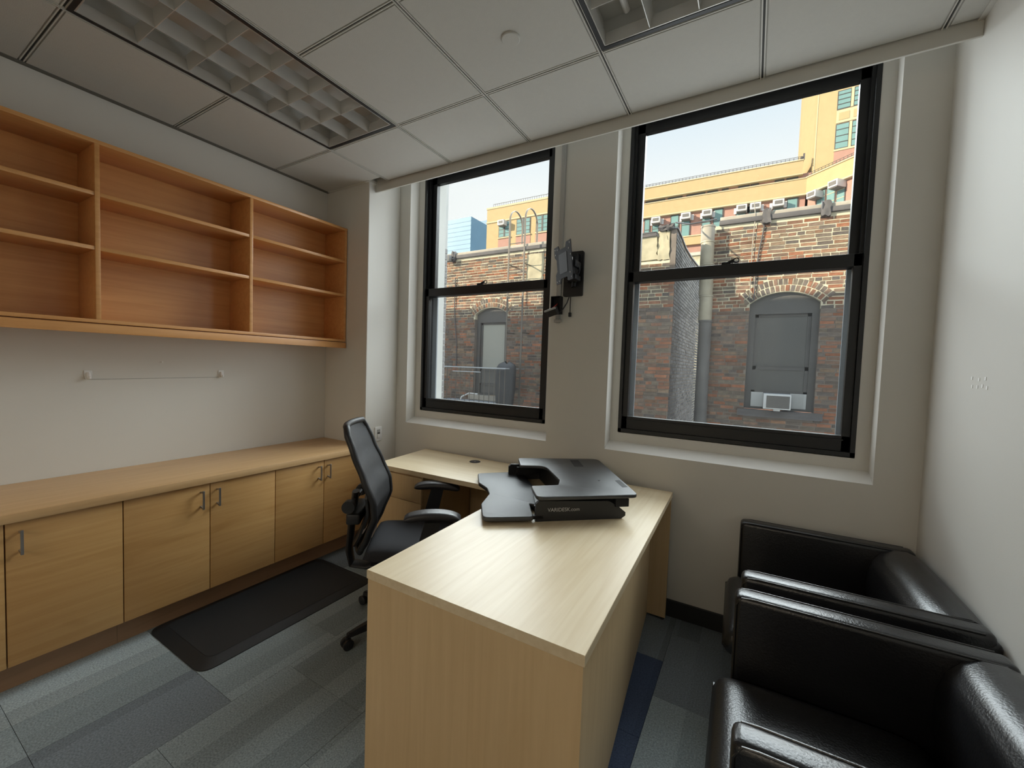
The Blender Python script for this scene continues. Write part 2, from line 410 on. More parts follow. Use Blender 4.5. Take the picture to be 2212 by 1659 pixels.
# carpet tiles, half-metre squares laid in columns with shifted joints
def tile_mesh(w_, l_):
    b = MB().box(-w_/2+0.0008, w_/2-0.0008, -l_/2+0.0008, l_/2-0.0008, -0.008, 0.0, 0.0)
    me = bpy.data.meshes.new('carpet_tile'); b.bm.to_mesh(me); b.bm.free(); return me
TMESH = {}
col_x = [0.0, 0.313, 0.748, 0.974, 1.313, 1.813, 2.313, 2.813, 3.313, 3.81]
offs = [0.0, 0.095, 0.095, 0.095, -0.155, 0.095, 0.345, 0.095, 0.345]
for ci in range(9):
    xa, xb = col_x[ci], col_x[ci+1]
    y = offs[ci]-4.0
    while y < 0.77:
        ya, yb = max(y, YB), min(y+0.5, 0.769)
        y += 0.5
        if yb-ya < 0.02: continue
        if ci in (3,) : k = 2
        elif ci in (1,): k = 1
        else: k = random.choice([0, 0, 2, 1])
        if ci in (1, 2, 3) and ya > -1.2: k = random.choice([0, 0, 1, 2])
        if ci == 6: k = 3 if ya < 0.1 else 2
        if ci >= 7: k = random.choice([0, 2])
        key = (round(xb-xa, 3), round(yb-ya, 3), k)
        if key not in TMESH:
            TMESH[key] = tile_mesh(xb-xa, yb-ya); TMESH[key].materials.append(CARPETS[k])
        link_mesh('carpet_tile', TMESH[key], ((xa+xb)/2, (ya+yb)/2, 0.0), floor)

tag(MB().box(-0.2, 0.0, YB-0.2, 1.15, -0.25, 3.4).build('wall_left', WALL), kind='structure')
tag(MB().box(RX, RX+0.2, YB-0.2, 1.15, -0.25, 3.4).build('wall_right', WALL), kind='structure')
# wall behind the camera: a wide opening to an invented corridor, added for fill light
tag(MB().box(0.0, 0.35, YB-0.12, YB, -0.008, 3.25).box(3.45, RX, YB-0.12, YB, -0.008, 3.25).box(0.35, 3.45, YB-0.12, YB, 2.45, 3.25).build('wall_back', WALL), kind='structure')
YC = -5.4
tag(MB().box(-0.2, RX+0.2, YC-0.2, YB-0.2, -0.25, -0.004).build('floor_added_corridor', CARPETS[0]), kind='structure')
tag(MB().box(-0.2, RX+0.2, YC-0.2, YC, -0.004, 3.25).box(-0.2, 0.0, YC, YB-0.2, -0.004, 3.25).box(RX, RX+0.2, YC, YB-0.2, -0.004, 3.25).build('wall_added_corridor', WALL), kind='structure')
tag(MB().box(0.0, RX, YC, YB-0.12, 2.75, 2.80).build('ceiling_added_corridor', TILE), kind='structure')
for lx_, nm_ in ((1.15, 'added corridor fill lamp behind the camera on the left'), (2.75, 'added corridor fill lamp behind the camera on the right')):
    cl_ = thing('added_fill_lamp', (lx_, -4.6, 2.72), nm_, 'ceiling light', 'added fill lamps')  # unseen lamp added to fill the room from behind
    part('housing', WHITEP, cl_, lx_-0.62, lx_+0.62, -4.92, -4.28, 2.70, 2.749, 0.004)
    ld = bpy.data.lights.new('rear_fill_light', 'AREA'); ld.shape = 'RECTANGLE'; ld.size = 1.2; ld.size_y = 0.6; ld.energy = REAR_FILL; ld.color = (1.0, 0.86, 0.68)
    lo_ = bpy.data.objects.new('rear_fill_light', ld); col.objects.link(lo_); lo_.parent = cl_; lo_.location = (0, 0, -0.03)
tag(MB().box(0.0, 0.505, 0.445, YW, -0.008, 3.3, 0.004).build('wall_column', WALL), kind='structure')
# window wall with two deep openings
OPEN = [(0.62, 1.925), (2.336, 3.642)]
FRM = [(0.681, 1.863), (2.386, 3.586)]
Z0, Z1 = 0.935, 3.06
b = MB()
for (y0, y1, holes, zl) in ((YW, 0.875, OPEN, Z0), (0.875, 1.15, FRM, 1.035)):
    b.box(-0.2, holes[0][0], y0, y1, -0.25, 3.4); b.box(holes[0][1], holes[1][0], y0, y1, -0.25, 3.4); b.box(holes[1][1], RX+0.2, y0, y1, -0.25, 3.4)
    for h in holes:
        b.box(h[0], h[1], y0, y1, -0.25, zl); b.box(h[0], h[1], y0, y1, Z1, 3.4)
wallf = tag(b.build('wall_front', WALL), kind='structure')
# slab above, bulkhead and pocket over the windows
ceil = MB().box(-0.2, RX+0.2, YB-0.2, 1.15, 3.25, 3.42).build('ceiling', TILE); tag(ceil, kind='structure')
tag(MB().box(0.505, RX, YF, YF+0.012, CH-0.061, 3.25, 0.002).build('trim_1', GRID), kind='structure')
part('wall_angle', RECESS_SHADE, ceil, 0.0, 0.032, YB, 0.445, CH-0.004, CH+0.02)
part('wall_angle', GRID, ceil, RX-0.02, RX, YB, YF, CH-0.004, CH+0.02)
part('wall_angle', GRID, ceil, 0.0, 0.505, 0.425, 0.445, CH-0.004, CH+0.02)
part('wall_angle', GRID, ceil, 0.505, 0.52, 0.43, YF, CH-0.004, CH+0.02)
part('wall_angle', GRID, ceil, 0.0, RX, YB, YB+0.02, CH-0.004, CH+0.02)
T = 0.6096
GX = [0.0] + [0.65+T*i for i in range(0, 6)] + [RX]
GY = [YB] + [T*j for j in range(-5, 1)] + [YF]
LIGHTS = [(1, -2), (4, -2), (4, -6)]            # (column, start row) of 2 x 4 ft fixtures
def lit(i, j):                                   # is cell i (x), j (row index -6..0) part of a fixture
    if i == 1 and j in (-1, -2): return True
    if i == 4 and j in (-1, -2): return True
    return False
tmesh = {}
for i in range(len(GX)-1):
    for jj in range(len(GY)-1):
        xa, xb, ya, yb = GX[i], GX[i+1], GY[jj], GY[jj+1]
        j = jj-6
        if lit(i, j): continue
        if xb < 0.52 and False: continue
        key = (round(xb-xa, 3), round(yb-ya, 3))
        yb2 = yb
        if i == 0 and jj == len(GY)-2: yb2 = 0.445; key = (key[0], round(yb2-ya, 3))
        if key not in tmesh:
            hw, hl = key[0]/2-0.0065, key[1]/2-0.0065
            bb = MB().box(-hw, hw, -hl, hl, 0.0, 0.016, 0.0)
            bb.box(-hw+0.008, hw-0.008, -hl+0.008, hl-0.008, -0.006, 0.0, 0.0)
            me = bpy.data.meshes.new('ceiling_tile'); bb.bm.to_mesh(me); bb.bm.free(); me.materials.append(TILE); tmesh[key] = me
        link_mesh('ceiling_tile', tmesh[key], ((xa+xb)/2, (ya+yb2)/2, CH+0.006), ceil)
def gridbar(x0, x1, y0, y1):
    # slotted tee: two lips with a dark groove between
    if x1-x0 < y1-y0:
        c = (x0+x1)/2; bb = MB().box(c-0.0085, c-0.0042, y0, y1, CH, CH+0.012).box(c+0.0042, c+0.0085, y0, y1, CH, CH+0.012)
        o = bb.build('grid_bar', GRID, ceil); MB().box(c-0.0042, c+0.0042, y0, y1, CH+0.006, CH+0.03).build('groove', GRIDD, o)
    else:
        c = (y0+y1)/2; bb = MB().box(x0, x1, c-0.0085, c-0.0042, CH, CH+0.012).box(x0, x1, c+0.0042, c+0.0085, CH, CH+0.012)
        o = bb.build('grid_bar', GRID, ceil); MB().box(x0, x1, c-0.0042, c+0.0042, CH+0.006, CH+0.03).build('groove', GRIDD, o)
for i, x in enumerate(GX[1:-1]): gridbar(x-0.0075, x+0.0075, YB, YF)
for j, y in enumerate(GY[1:-1]):
    for i in range(len(GX)-1):
        jj = j-5                                # row just above this line
        if lit(i, jj) and lit(i, jj-1): continue
        gridbar(GX[i]+0.0075, GX[i+1]-0.0075, y-0.0075, y+0.0075)
tag(MB().box(0.505, RX-0.012, YW-0.012, YW, 0.0, 0.10, 0.003).build('baseboard_front', BASEB), kind='structure')
tag(MB().box(RX-0.012, RX, YB, YW, 0.0, 0.10, 0.003).build('baseboard_right', BASEB), kind='structure')

# ------------------------------------------------------------------ windows
def window(n, op, fr):
    w0, w1 = fr
    root = empty('window_%d' % n, ((w0+w1)/2, 0.90, 1.04), kind='structure')
    def P(name, mat, par, x0, x1, y0, y1, z0, z1, bev=0.0):
        c = Vector(root.location)
        return MB().box(x0-c.x, x1-c.x, y0-c.y, y1-c.y, z0-c.z, z1-c.z, bev).build(name, mat, par, smooth=bev > 0)
    c = root.location
    # sloped sill and the plaster returns
    sl = MB().prism_dir([(op[0]-c.x, YW-c.y, 0.935-c.z), (op[0]-c.x, 0.874-c.y, 0.935-c.z), (op[0]-c.x, 0.874-c.y, 0.977-c.z)], (op[1]-op[0], 0, 0))
    sl.build('window_sill', TRIMW, root)
    # outer frame
    jb = MB()
    for (x0, x1) in ((w0, w0+0.020), (w1-0.020, w1)): jb.box(x0-c.x, x1-c.x, 0.872-c.y, 1.0-c.y, 1.04-c.z, 3.05-c.z)
    jb.box(w0-c.x, w1-c.x, 0.872-c.y, 1.0-c.y, 1.04-c.z, 1.062-c.z); jb.box(w0-c.x, w1-c.x, 0.872-c.y, 1.0-c.y, 3.0-c.z, 3.05-c.z)
    # parting strips of the upper half
    jb.box(w0+0.02-c.x, w0+0.034-c.x, 0.90-c.y, 0.925-c.y, 2.0-c.z, 3.0-c.z); jb.box(w1-0.034-c.x, w1-0.02-c.x, 0.90-c.y, 0.925-c.y, 2.0-c.z, 3.0-c.z)
    jb.build('frame', BLACKF, root)
    # lower sash
    lo = MB(); y0, y1 = 0.888, 0.930; a0, a1 = w0+0.020, w1-0.020
    lo.box(a0-c.x, a0+0.033-c.x, y0-c.y, y1-c.y, 1.062-c.z, 2.062-c.z, 0.002); lo.box(a1-0.037-c.x, a1-c.x, y0-c.y, y1-c.y, 1.062-c.z, 2.062-c.z, 0.002)
    lo.box(a0-c.x, a1-c.x, y0-c.y, y1-c.y, 1.062-c.z, 1.142-c.z, 0.002); lo.box(a0-c.x, a1-c.x, y0-c.y, y1-c.y, 1.997-c.z, 2.062-c.z, 0.003)
    lo.box(a0+0.03-c.x, a1-0.03-c.x, y0-0.010-c.y, y0-c.y, 1.118-c.z, 1.124-c.z)
    s1 = lo.build('lower_sash', BLACKF, root)
    P('pane', GLASSL, s1, a0+0.03, a1-0.03, 0.912, 0.916, 1.14, 2.0)
    # thin aluminium screen frame outside the lower sash
    sc = MB(); g0, g1 = w0+0.022, w1-0.022
    for (x0, x1) in ((g0, g0+0.046), (g1-0.046, g1)): sc.box(x0-c.x, x1-c.x, 0.985-c.y, 0.997-c.y, 1.062-c.z, 2.02-c.z)
    sc.box(g0-c.x, g1-c.x, 0.985-c.y, 0.997-c.y, 1.062-c.z, 1.118-c.z)
    sc.build('screen_frame', ALU, root)
    # upper sash
    up = MB(); y0, y1 = 0.935, 0.975
    up.box(a0-c.x, a0+0.055-c.x, y0-c.y, y1-c.y, 2.0-c.z, 3.0-c.z, 0.002); up.box(a1-0.052-c.x, a1-c.x, y0-c.y, y1-c.y, 2.0-c.z, 3.0-c.z, 0.002)
    up.box(a0-c.x, a1-c.x, y0-c.y, y1-c.y, 2.0-c.z, 2.058-c.z, 0.002); up.box(a0-c.x, a1-c.x, y0-c.y, y1-c.y, 2.935-c.z, 3.0-c.z, 0.002)
    s2 = up.build('upper_sash', BLACKF, root)
    P('pane', GLASSU, s2, a0+0.05, a1-0.05, 0.955, 0.959, 2.05, 2.94)
    # sash lock: base, lever and ring
    mx = (w0+w1)/2 + 0.0
    lk = MB().box(mx-0.052-c.x, mx-0.005-c.x, 0.893-c.y, 0.925-c.y, 2.062-c.z, 2.076-c.z, 0.003)
    lk.prism_dir([(mx-0.045-c.x, 0.90-c.y, 2.066-c.z), (mx+0.012-c.x, 0.90-c.y, 2.072-c.z), (mx+0.012-c.x, 0.90-c.y, 2.092-c.z), (mx-0.01-c.x, 0.90-c.y, 2.084-c.z)], (0, 0.012, 0))
    lk.tube([(mx+0.022+0.013*math.cos(t)-c.x, 0.906-c.y, 2.083+0.013*math.sin(t)-c.z) for t in [k*math.pi/8 for k in range(16)]], 0.0028, 6, closed=True)
    lk.build('sash_lock', BLKM, root, smooth=True)
    return root
window(1, OPEN[0], FRM[0]); window(2, OPEN[1], FRM[1])

# ------------------------------------------------------------------ ceiling lights (switched off) and sprinkler cover
def troffer(x0, y0, label):
    x1, y1 = x0+T, y0+2*T
    t = thing('ceiling_light', ((x0+x1)/2, (y0+y1)/2, CH), label, 'ceiling light', 'recessed louvre lights')
    h = MB().box(x0+0.010, x1-0.010, y0+0.010, y1-0.010, CH+0.115, CH+0.125)
    for (a, b_, c_, d) in ((x0+0.010, x0+0.014, y0+0.01, y1-0.01), (x1-0.014, x1-0.010, y0+0.01, y1-0.01), (x0+0.01, x1-0.01, y0+0.01, y0+0.014), (x0+0.01, x1-0.01, y1-0.014, y1-0.01)):
        h.box(a, b_, c_, d, CH+0.0, CH+0.12)
    h.build('housing', HOUS, t)
    f = MB()
    for (a, b_, c_, d) in ((x0+0.008, x0+0.025, y0+0.008, y1-0.008), (x1-0.025, x1-0.008, y0+0.008, y1-0.008), (x0+0.025, x1-0.025, y0+0.008, y0+0.025), (x0+0.025, x1-0.025, y1-0.025, y1-0.008)):
        f.box(a, b_, c_, d, CH-0.003, CH+0.006)
    f.build('frame', BLACKF, t)
    f = MB()
    for (a, b_, c_, d) in ((x0+0.026, x0+0.031, y0+0.026, y1-0.026), (x1-0.031, x1-0.026, y0+0.026, y1-0.026), (x0+0.031, x1-0.031, y0+0.026, y0+0.031), (x0+0.031, x1-0.031, y1-0.031, y1-0.026)):
        f.box(a, b_, c_, d, CH-0.001, CH+0.05)
    f.build('louver_rim', LOUV, t)
    X0, X1, Y0, Y1 = x0+0.031, x1-0.031, y0+0.031, y1-0.031
    def vane(p, q):                 # V-shaped parabolic blade from p to q
        d = Vector((q[0]-p[0], q[1]-p[1], 0)).normalized(); nrm = Vector((-d.y, d.x, 0))
        pr = [(-0.014, 0.062), (-0.0075, 0.03), (-0.0015, 0.0), (0.0015, 0.0), (0.0075, 0.03), (0.014, 0.062)]
        pts = [Vector((p[0], p[1], CH+0.002)) + nrm*a + Vector((0, 0, z)) for a, z in pr]
        MB().prism_dir(pts, Vector((q[0]-p[0], q[1]-p[1], 0))).build('louver_blade', LOUV, t)
    for k in (1, 2):
        xx = X0+(X1-X0)*k/3; vane((xx, Y0), (xx, Y1))
    for k in range(1, 6):
        yy = Y0+(Y1-Y0)*k/6
        for c_ in range(3):
            xa = X0+(X1-X0)*c_/3; vane((xa+0.004, yy), (xa+(X1-X0)/3-0.004, yy))
    for k in range(3):
        xx = X0+(X1-X0)*(k+0.5)/3
        MB().tube([(xx, y0+0.05, CH+0.092), (xx, y1-0.05, CH+0.092)], 0.013, 10).build('lamp_tube', WHITEP, t, smooth=True)
    return t
troffer(GX[1], -2*T, 'unlit recessed louvre light next to the orange wall shelves')
troffer(GX[4], -2*T, 'unlit recessed louvre light at the top edge above the right window')
sc_p = on_z(1103, 83, CH)
spr = MB().lathe([(0.0, -0.006), (0.036, -0.006), (0.040, -0.003), (0.040, 0.004)], 32, (0, 0, 0)).build('sprinkler_cover', TILE, None, smooth=True)
spr.location = (sc_p.x, sc_p.y, CH-0.001)
tag(spr, 'round white sprinkler cover plate in the middle of a ceiling tile', 'sprinkler cover')

# ------------------------------------------------------------------ wall shelves
SX = 0.265; SZ0, SZ1 = 1.536, 2.487
sh = thing('wall_shelf_unit', (SX/2, -0.65, SZ0), 'orange maple wall shelf unit with open compartments on the left wall', 'shelf')
YS = [-2.48, -1.75, -1.021, -0.290, 0.440]
tk = 0.019
part('back_panel', SHELFW, sh, 0.002, 0.012, YS[0]+0.01, YS[-1]-0.01, 1.58, SZ1-0.01)
part('top_board', SHELFW, sh, 0.002, SX, YS[0]+tk/2, YS[-1], SZ1-tk, SZ1, 0.001)
part('bottom_board', SHELFW, sh, 0.002, SX, YS[0]+tk/2, YS[-1]-0.001, 1.586, 1.604, 0.001)
part('valance_board', SHELFW, sh, SX-0.030, SX+0.004, YS[0], YS[-1]-0.001, SZ0, 1.580, 0.001)
part('underside_panel', SHELFW, sh, 0.002, SX-0.031, YS[0]+tk/2, YS[-1]-0.01, 1.572, 1.585)
for i, y in enumerate(YS):
    yy = y if i < 4 else y-tk/2-0.0005
    if i == 0: yy = y+tk/2
    nm = 'side_panel' if i in (0, 4) else 'divider'
    part(nm, SHELFW, sh, 0.013, SX-0.0005, yy-tk/2, yy+tk/2, 1.6045, SZ1-tk-0.0005, 0.001)
for i in range(4):
    a, b_ = YS[i]+tk/2+(tk/2 if i == 0 else 0), YS[i+1]-tk/2-(tk/2 if i == 3 else 0)
    for z in (2.234, 1.967):
        part('shelf', SHELFW, sh, 0.013, SX-0.004, a+0.0005, b_-0.0005, z-tk, z, 0.001)

# ------------------------------------------------------------------ base cabinets and worktop
CX = 0.560
HANDLE = None
def cabinet(y0, y1, doors, label):
    c = thing('base_cabinet', (CX/2, (y0+y1)/2, 0), label, 'cabinet', 'maple base cabinets along the left wall')
    part('carcass', CABW, c, 0.012, CX-0.021, y0+0.001, y1-0.001, 0.135, 0.738)
    part('kickboard', KICKW, c, 0.012, 0.470, y0+0.0005, y1-0.0005, 0.0, 0.134)
    for (a, b_, hy) in doors:
        d = part('door', CABW, c, CX-0.0205, CX, a+0.0022, b_-0.0022, 0.137, 0.736, 0.001)
        h = MB().box(CX+0.026, CX+0.034, hy-0.0045, hy+0.0045, 0.604, 0.706, 0.0012)
        for z in (0.610, 0.700): h.prism_dir([(CX, hy-0.0045, z-0.004+(0.006 if z < 0.65 else -0.006)), (CX+0.03, hy-0.0045, z-0.005), (CX+0.03, hy-0.0045, z+0.005), (CX, hy-0.0045, z+0.004+(0.006 if z < 0.65 else -0.006))], (0, 0.009, 0))
        h.build('handle', NICKEL, d)
    return c
cabinet(-0.2925, 0.437, [(-0.2925, 0.050, 0.008), (0.050, 0.437, 0.080)], 'maple base cabinet behind the office chair, farthest along the row')
cabinet(-1.0215, -0.2925, [(-1.0215, -0.655, -0.699), (-0.655, -0.2925, -0.620)], 'maple base cabinet with two paired handles behind the floor mat')
cabinet(-1.7535, -1.0215, [(-1.7535, -1.384, -1.425), (-1.384, -1.0215, -1.343)], 'maple base cabinet at the left edge, nearest the camera')
cabinet(-2.4855, -1.7535, [(-2.4855, -2.12, -2.16), (-2.12, -1.7535, -2.08)], 'maple base cabinet beyond the left edge of the picture')
wt = MB().box(0.002, 0.578, -2.4855, 0.443, 0.739, 0.778, 0.0025, 2).build('worktop', TOPW, None, smooth=True)
tag(wt, 'long maple worktop lying on the low cabinets along the left wall', 'worktop')

# ------------------------------------------------------------------ small things on the walls
def hook(y, z, label):
    h = thing('adhesive_hook', (0.004, y, z), label, 'hook', 'adhesive hooks under the shelves')
    MB().prism_dir([(0.0005, y-0.016, z+0.045), (0.0005, y+0.016, z+0.045), (0.0005, y+0.017, z+0.03), (0.0005, y+0.012, z-0.002), (0.0005, y-0.012, z-0.002), (0.0005, y-0.017, z+0.03)], (0.004, 0, 0)).build('base', WHITEP, h)
    MB().tube([(0.005, y, z+0.034), (0.012, y, z+0.018), (0.018, y, z+0.004), (0.026, y, z+0.006), (0.029, y, z+0.015)], [0.008, 0.009, 0.0085, 0.007, 0.005], 10).build('hook_arm', WHITEP, h, smooth=True)
hook(-0.997, 1.292, 'small white adhesive wall hook, left of the pair under the shelves')
hook(-0.347, 1.297, 'small white adhesive wall hook, right of the pair under the shelves')
st = MB().tube([(0.0015, -0.99, 1.289), (0.0015, -0.67, 1.2925), (0.0015, -0.352, 1.296)], 0.0012, 5).build('string', GREYP)
tag(st, 'thin grey string line running between the two wall hooks', 'string')
nail = MB().lathe([(0.001, 0.0), (0.0022, 0.0), (0.0022, 0.010), (0.005, 0.011), (0.005, 0.013), (0.001, 0.0135)], 10, (0.0, -0.673, 1.391), 'X').build('wall_anchor', WHITEP, None, smooth=True)
tag(nail, 'tiny white wall anchor stub above the string under the shelves', 'wall anchor')
sw = thing('light_switch', (0.505, 0.576, 0.848), 'white slide dimmer switch plate on the column side by the desk', 'switch')
part('plate', WHITEP, sw, 0.5052, 0.5115, 0.541, 0.611, 0.790, 0.906, 0.002)
part('slot', GREYP, sw, 0.5116, 0.5124, 0.560, 0.592, 0.812, 0.884)
part('rocker', WHITEP, sw, 0.5125, 0.5155, 0.563, 0.589, 0.814, 0.846, 0.001)
part('slider', BLKP, sw, 0.5126, 0.518, 0.566, 0.586, 0.852, 0.860, 0.001)
rs = MB()
for (a, b_) in [(2100, 817), (2115, 820), (2129, 818), (2100, 835), (2111, 836), (2122, 834), (2132, 838)]:
    q = on_x(a, b_, RX); rs.box(RX-0.0012, RX-0.0002, q.y-0.006, q.y+0.005, q.z-0.006, q.z+0.006)
rs = rs.build('tape_residue', RESID); tag(rs, 'cluster of small white tape residue dabs on the right wall', 'residue', kind='stuff')

# raceway, socket box, screen mount between the windows
rw = MB().box(1.968, 2.000, YW-0.016, YW, 1.735, 3.2, 0.003).build('cable_raceway', GREYP, None, smooth=True)
tag(rw, 'grey vertical cable raceway running down beside the left window', 'raceway')
ob = thing('socket_box', (1.985, YW-0.04, 1.77), 'open black socket box with its cover hanging off beside the left window', 'socket')
bb = MB()
bb.box(1.950, 2.018, YW-0.022, YW-0.0165, 1.790, 1.905)
for (a, b_, z0, z1) in ((1.950, 1.954, 1.79, 1.905), (2.014, 2.018, 1.79, 1.905)): bb.box(a, b_, YW-0.06, YW-0.022, z0, z1)
bb.box(1.954, 2.014, YW-0.06, YW-0.022, 1.901, 1.905); bb.box(1.954, 2.014, YW-0.06, YW-0.022, 1.79, 1.794)
bb.build('box', BLKM, ob)
rot = Matrix.Rotation(math.radians(25), 3, 'X') @ Matrix.Rotation(math.radians(-16), 3, 'Y')
MB().box(1.945, 2.015, YW-0.105, YW-0.070, 1.775, 1.822, 0.002, 2, rot, (1.98, YW-0.09, 1.80)).build('socket_body', BLKP, ob)
MB().box(1.935, 2.020, YW-0.112, YW-0.1055, 1.815, 1.826, 0.001, 1, rot, (1.98, YW-0.09, 1.80)).build('yoke_strip', GREYP, ob)
MB().tube([(1.985, YW-0.03, 1.86), (1.99, YW-0.06, 1.845), (1.982, YW-0.09, 1.825), (1.978, YW-0.11, 1.81)], 0.004, 6).build('wire', RED, ob, smooth=True)
MB().box(1.962, 2.022, YW-0.03, YW-0.0165, 1.738, 1.757, 0.003).build('raceway_end_cap', GREYP, ob)

tv = thing('screen_wall_mount', (2.085, YW, 2.05), 'black swivel screen wall mount between the two windows', 'wall mount')
MB().prism_dir([(x, YW-0.0005, z) for x, z in rounded([(2.018, 1.905), (2.150, 1.905), (2.150, 2.192), (2.018, 2.192)], 0.012, 4)], (0, -0.018, 0)).build('wall_plate', BLKP, tv)
MB().box(2.045, 2.125, YW-0.055, YW-0.019, 2.00, 2.17, 0.004).build('cover', BLKP, tv, smooth=True)
MB().tube([(2.105, YW-0.05, 1.96), (2.105, YW-0.05, 2.15)], 0.014, 12).build('hinge_post', BLKM, tv, smooth=True)
MB().box(2.092, 2.150, YW-0.150, YW-0.055, 2.065, 2.105, 0.004).box(2.092, 2.150, YW-0.150, YW-0.055, 1.99, 2.02, 0.004).build('swing_arm', BLKM, tv, smooth=True)
MB().tube([(2.120, YW-0.155, 1.985), (2.120, YW-0.155, 2.12)], 0.013, 12).build('hinge_post', CHROME, tv, smooth=True)
MB().tube([(2.07, YW-0.02, 2.10), (2.13, YW-0.08, 2.12), (2.16, YW-0.10, 2.05), (2.12, YW-0.06, 1.985), (2.08, YW-0.03, 1.96)], 0.004, 6).build('cable', BLKP, tv, smooth=True)
# notched plate, seen obliquely
pc = Vector((2.088, 0.575, 2.078)); du = Vector((0.75, -0.66, 0)).normalized(); dn = Vector((du.y, -du.x, 0))
if dn.y > 0: dn = -dn
out = [(-0.115, 0.115), (-0.055, 0.115), (-0.040, 0.088), (0.040, 0.088), (0.055, 0.115), (0.115, 0.115), (0.115, -0.115), (0.055, -0.115), (0.040, -0.088), (-0.040, -0.088), (-0.055, -0.115), (-0.115, -0.115), (-0.115, -0.055), (-0.090, -0.035), (-0.090, 0.035), (-0.115, 0.055)]
tl = Vector((0, 0, 1))*0.985 + dn*0.12
def PP(a, b_, off=0.0): return pc + du*a + tl*b_ + dn*off
hp = MB().prism_dir([PP(a, b_) for a, b_ in out], -dn*0.004).build('head_plate', BLKM, tv)
MB().prism_dir([PP(a, b_, 0.0015) for a, b_ in rounded([(-0.055, -0.06), (0.055, -0.06), (0.055, 0.06), (-0.055, 0.06)], 0.008, 3)], -dn*0.0014).build('raised_panel', BLKP, hp)
for (a, b_) in [(-0.100, 0.100), (-0.07, 0.095), (0.100, 0.100), (0.085, 0.07), (0.105, 0.03), (-0.100, -0.100), (-0.068, -0.098), (0.100, -0.100), (0.085, -0.07), (-0.1, 0.07)]:
    MB().prism_dir([PP(a+0.005*math.cos(t), b_+0.005*math.sin(t), 0.0012) for t in [k*math.pi/4 for k in range(8)]], -dn*0.001).build('bolt_hole', GREYP, hp)
MB().box(2.080, 2.135, 0.600, 0.690, 2.02, 2.10, 0.004).build('tilt_bracket', BLKM, tv, smooth=True)
cb = thing('hanging_cable', (2.075, YW-0.02, 1.80), 'thin black cable hanging below the screen mount with a loose plug', 'cable')
MB().tube([(2.070, YW-0.012, 1.906), (2.072, YW-0.02, 1.85), (2.073, YW-0.02, 1.80)], 0.003, 6).build('cord', BLKP, cb, smooth=True)
MB().tube([(2.060, YW-0.012, 1.906), (2.055, YW-0.035, 1.86), (2.035, YW-0.05, 1.82), (2.012, YW-0.05, 1.80)], 0.004, 6).build('lead', BLKP, cb, smooth=True)
MB().box(2.064, 2.082, YW-0.030, YW-0.012, 1.772, 1.801, 0.004).build('plug', BLKP, cb, smooth=True)

# ------------------------------------------------------------------ floor mat
def mat_pts(inset, r):
    A = [(0.475+inset, -0.905+inset), (1.045-inset, -0.905+inset), (1.045-inset, 0.075-inset), (0.475+inset, 0.075-inset)]
    return rounded(A, r, 6)
m = thing('floor_mat', (0.76, -0.41, 0.0), 'black cushioned standing mat lying on the carpet along the cabinets', 'mat')
bm2 = bmesh.new()
o1 = mat_pts(0.0, 0.07); o2 = mat_pts(0.055, 0.05)
lo = [bm2.verts.new((p[0], p[1], 0.0005)) for p in o1]; l2 = [bm2.verts.new((p[0], p[1], 0.004)) for p in o1]; hi = [bm2.verts.new((p[0], p[1], 0.019)) for p in o2]
n_ = len(o1)
bm2.faces.new(list(reversed(lo)))
for k in range(n_):
    bm2.faces.new((lo[k], lo[(k+1) % n_], l2[(k+1) % n_], l2[k])); bm2.faces.new((l2[k], l2[(k+1) % n_], hi[(k+1) % n_], hi[k]))
bm2.faces.new(hi)
mb = MB(); mb._merge(bm2); mb.build('bevelled_border', MATR, m)
MB().prism(mat_pts(0.058, 0.047), 0.0191, 0.0205, 0.0006, 1).build('top_pad', MATR, m)

# ------------------------------------------------------------------ L-shaped desk
DZ = 0.745; DT = 0.030
dk = thing('l_shaped_desk', (2.2, -0.1, 0), 'pale maple laminate l-shaped office desk in the middle of the room', 'desk')
main = [(2.042, -0.840), (2.807, -0.834), (2.760, 0.735), (2.010, 0.735), (2.010, 0.199)]
MB().prism(main, DZ-DT, DZ, 0.0012, 1).build('desktop', DESKY, dk)
ret = [(0.935, 0.172), (2.0095, 0.199), (2.0095, 0.735), (0.866, 0.748)]
MB().prism(ret, DZ-DT, DZ, 0.0012, 1).build('return_top', DESKX, dk)
MB().prism([(2.046, -0.838), (2.803, -0.832), (2.802, -0.810), (2.046, -0.816)], 0.0, DZ-DT-0.0005).build('front_panel', DESKZ, dk)
MB().prism([(2.775, -0.8095), (2.795, -0.8095), (2.745-0.075, 0.62), (2.727-0.075, 0.62)], 0.055, DZ-DT-0.0005).build('modesty_panel', DESKZ, dk)
MB().prism([(2.628, 0.7055), (2.758, 0.7055), (2.757, 0.7255), (2.628, 0.7255)], 0.012, DZ-DT-0.0005).build('end_panel', DESKZ, dk)
MB().prism([(2.02, 0.70), (2.62, 0.70), (2.62, 0.72), (2.02, 0.72)], 0.012, DZ-DT-0.0005).build('back_panel', DESKZ, dk)
MB().box(1.36, 2.0, 0.70, 0.718, 0.25, DZ-DT-0.0005).build('return_back_panel', DESKZ, dk)
for x in (2.64, 2.74): MB().lathe([(0.012, 0.0), (0.012, 0.012)], 12, (x, 0.716, 0.0)).build('levelling_foot', BLKP, dk)
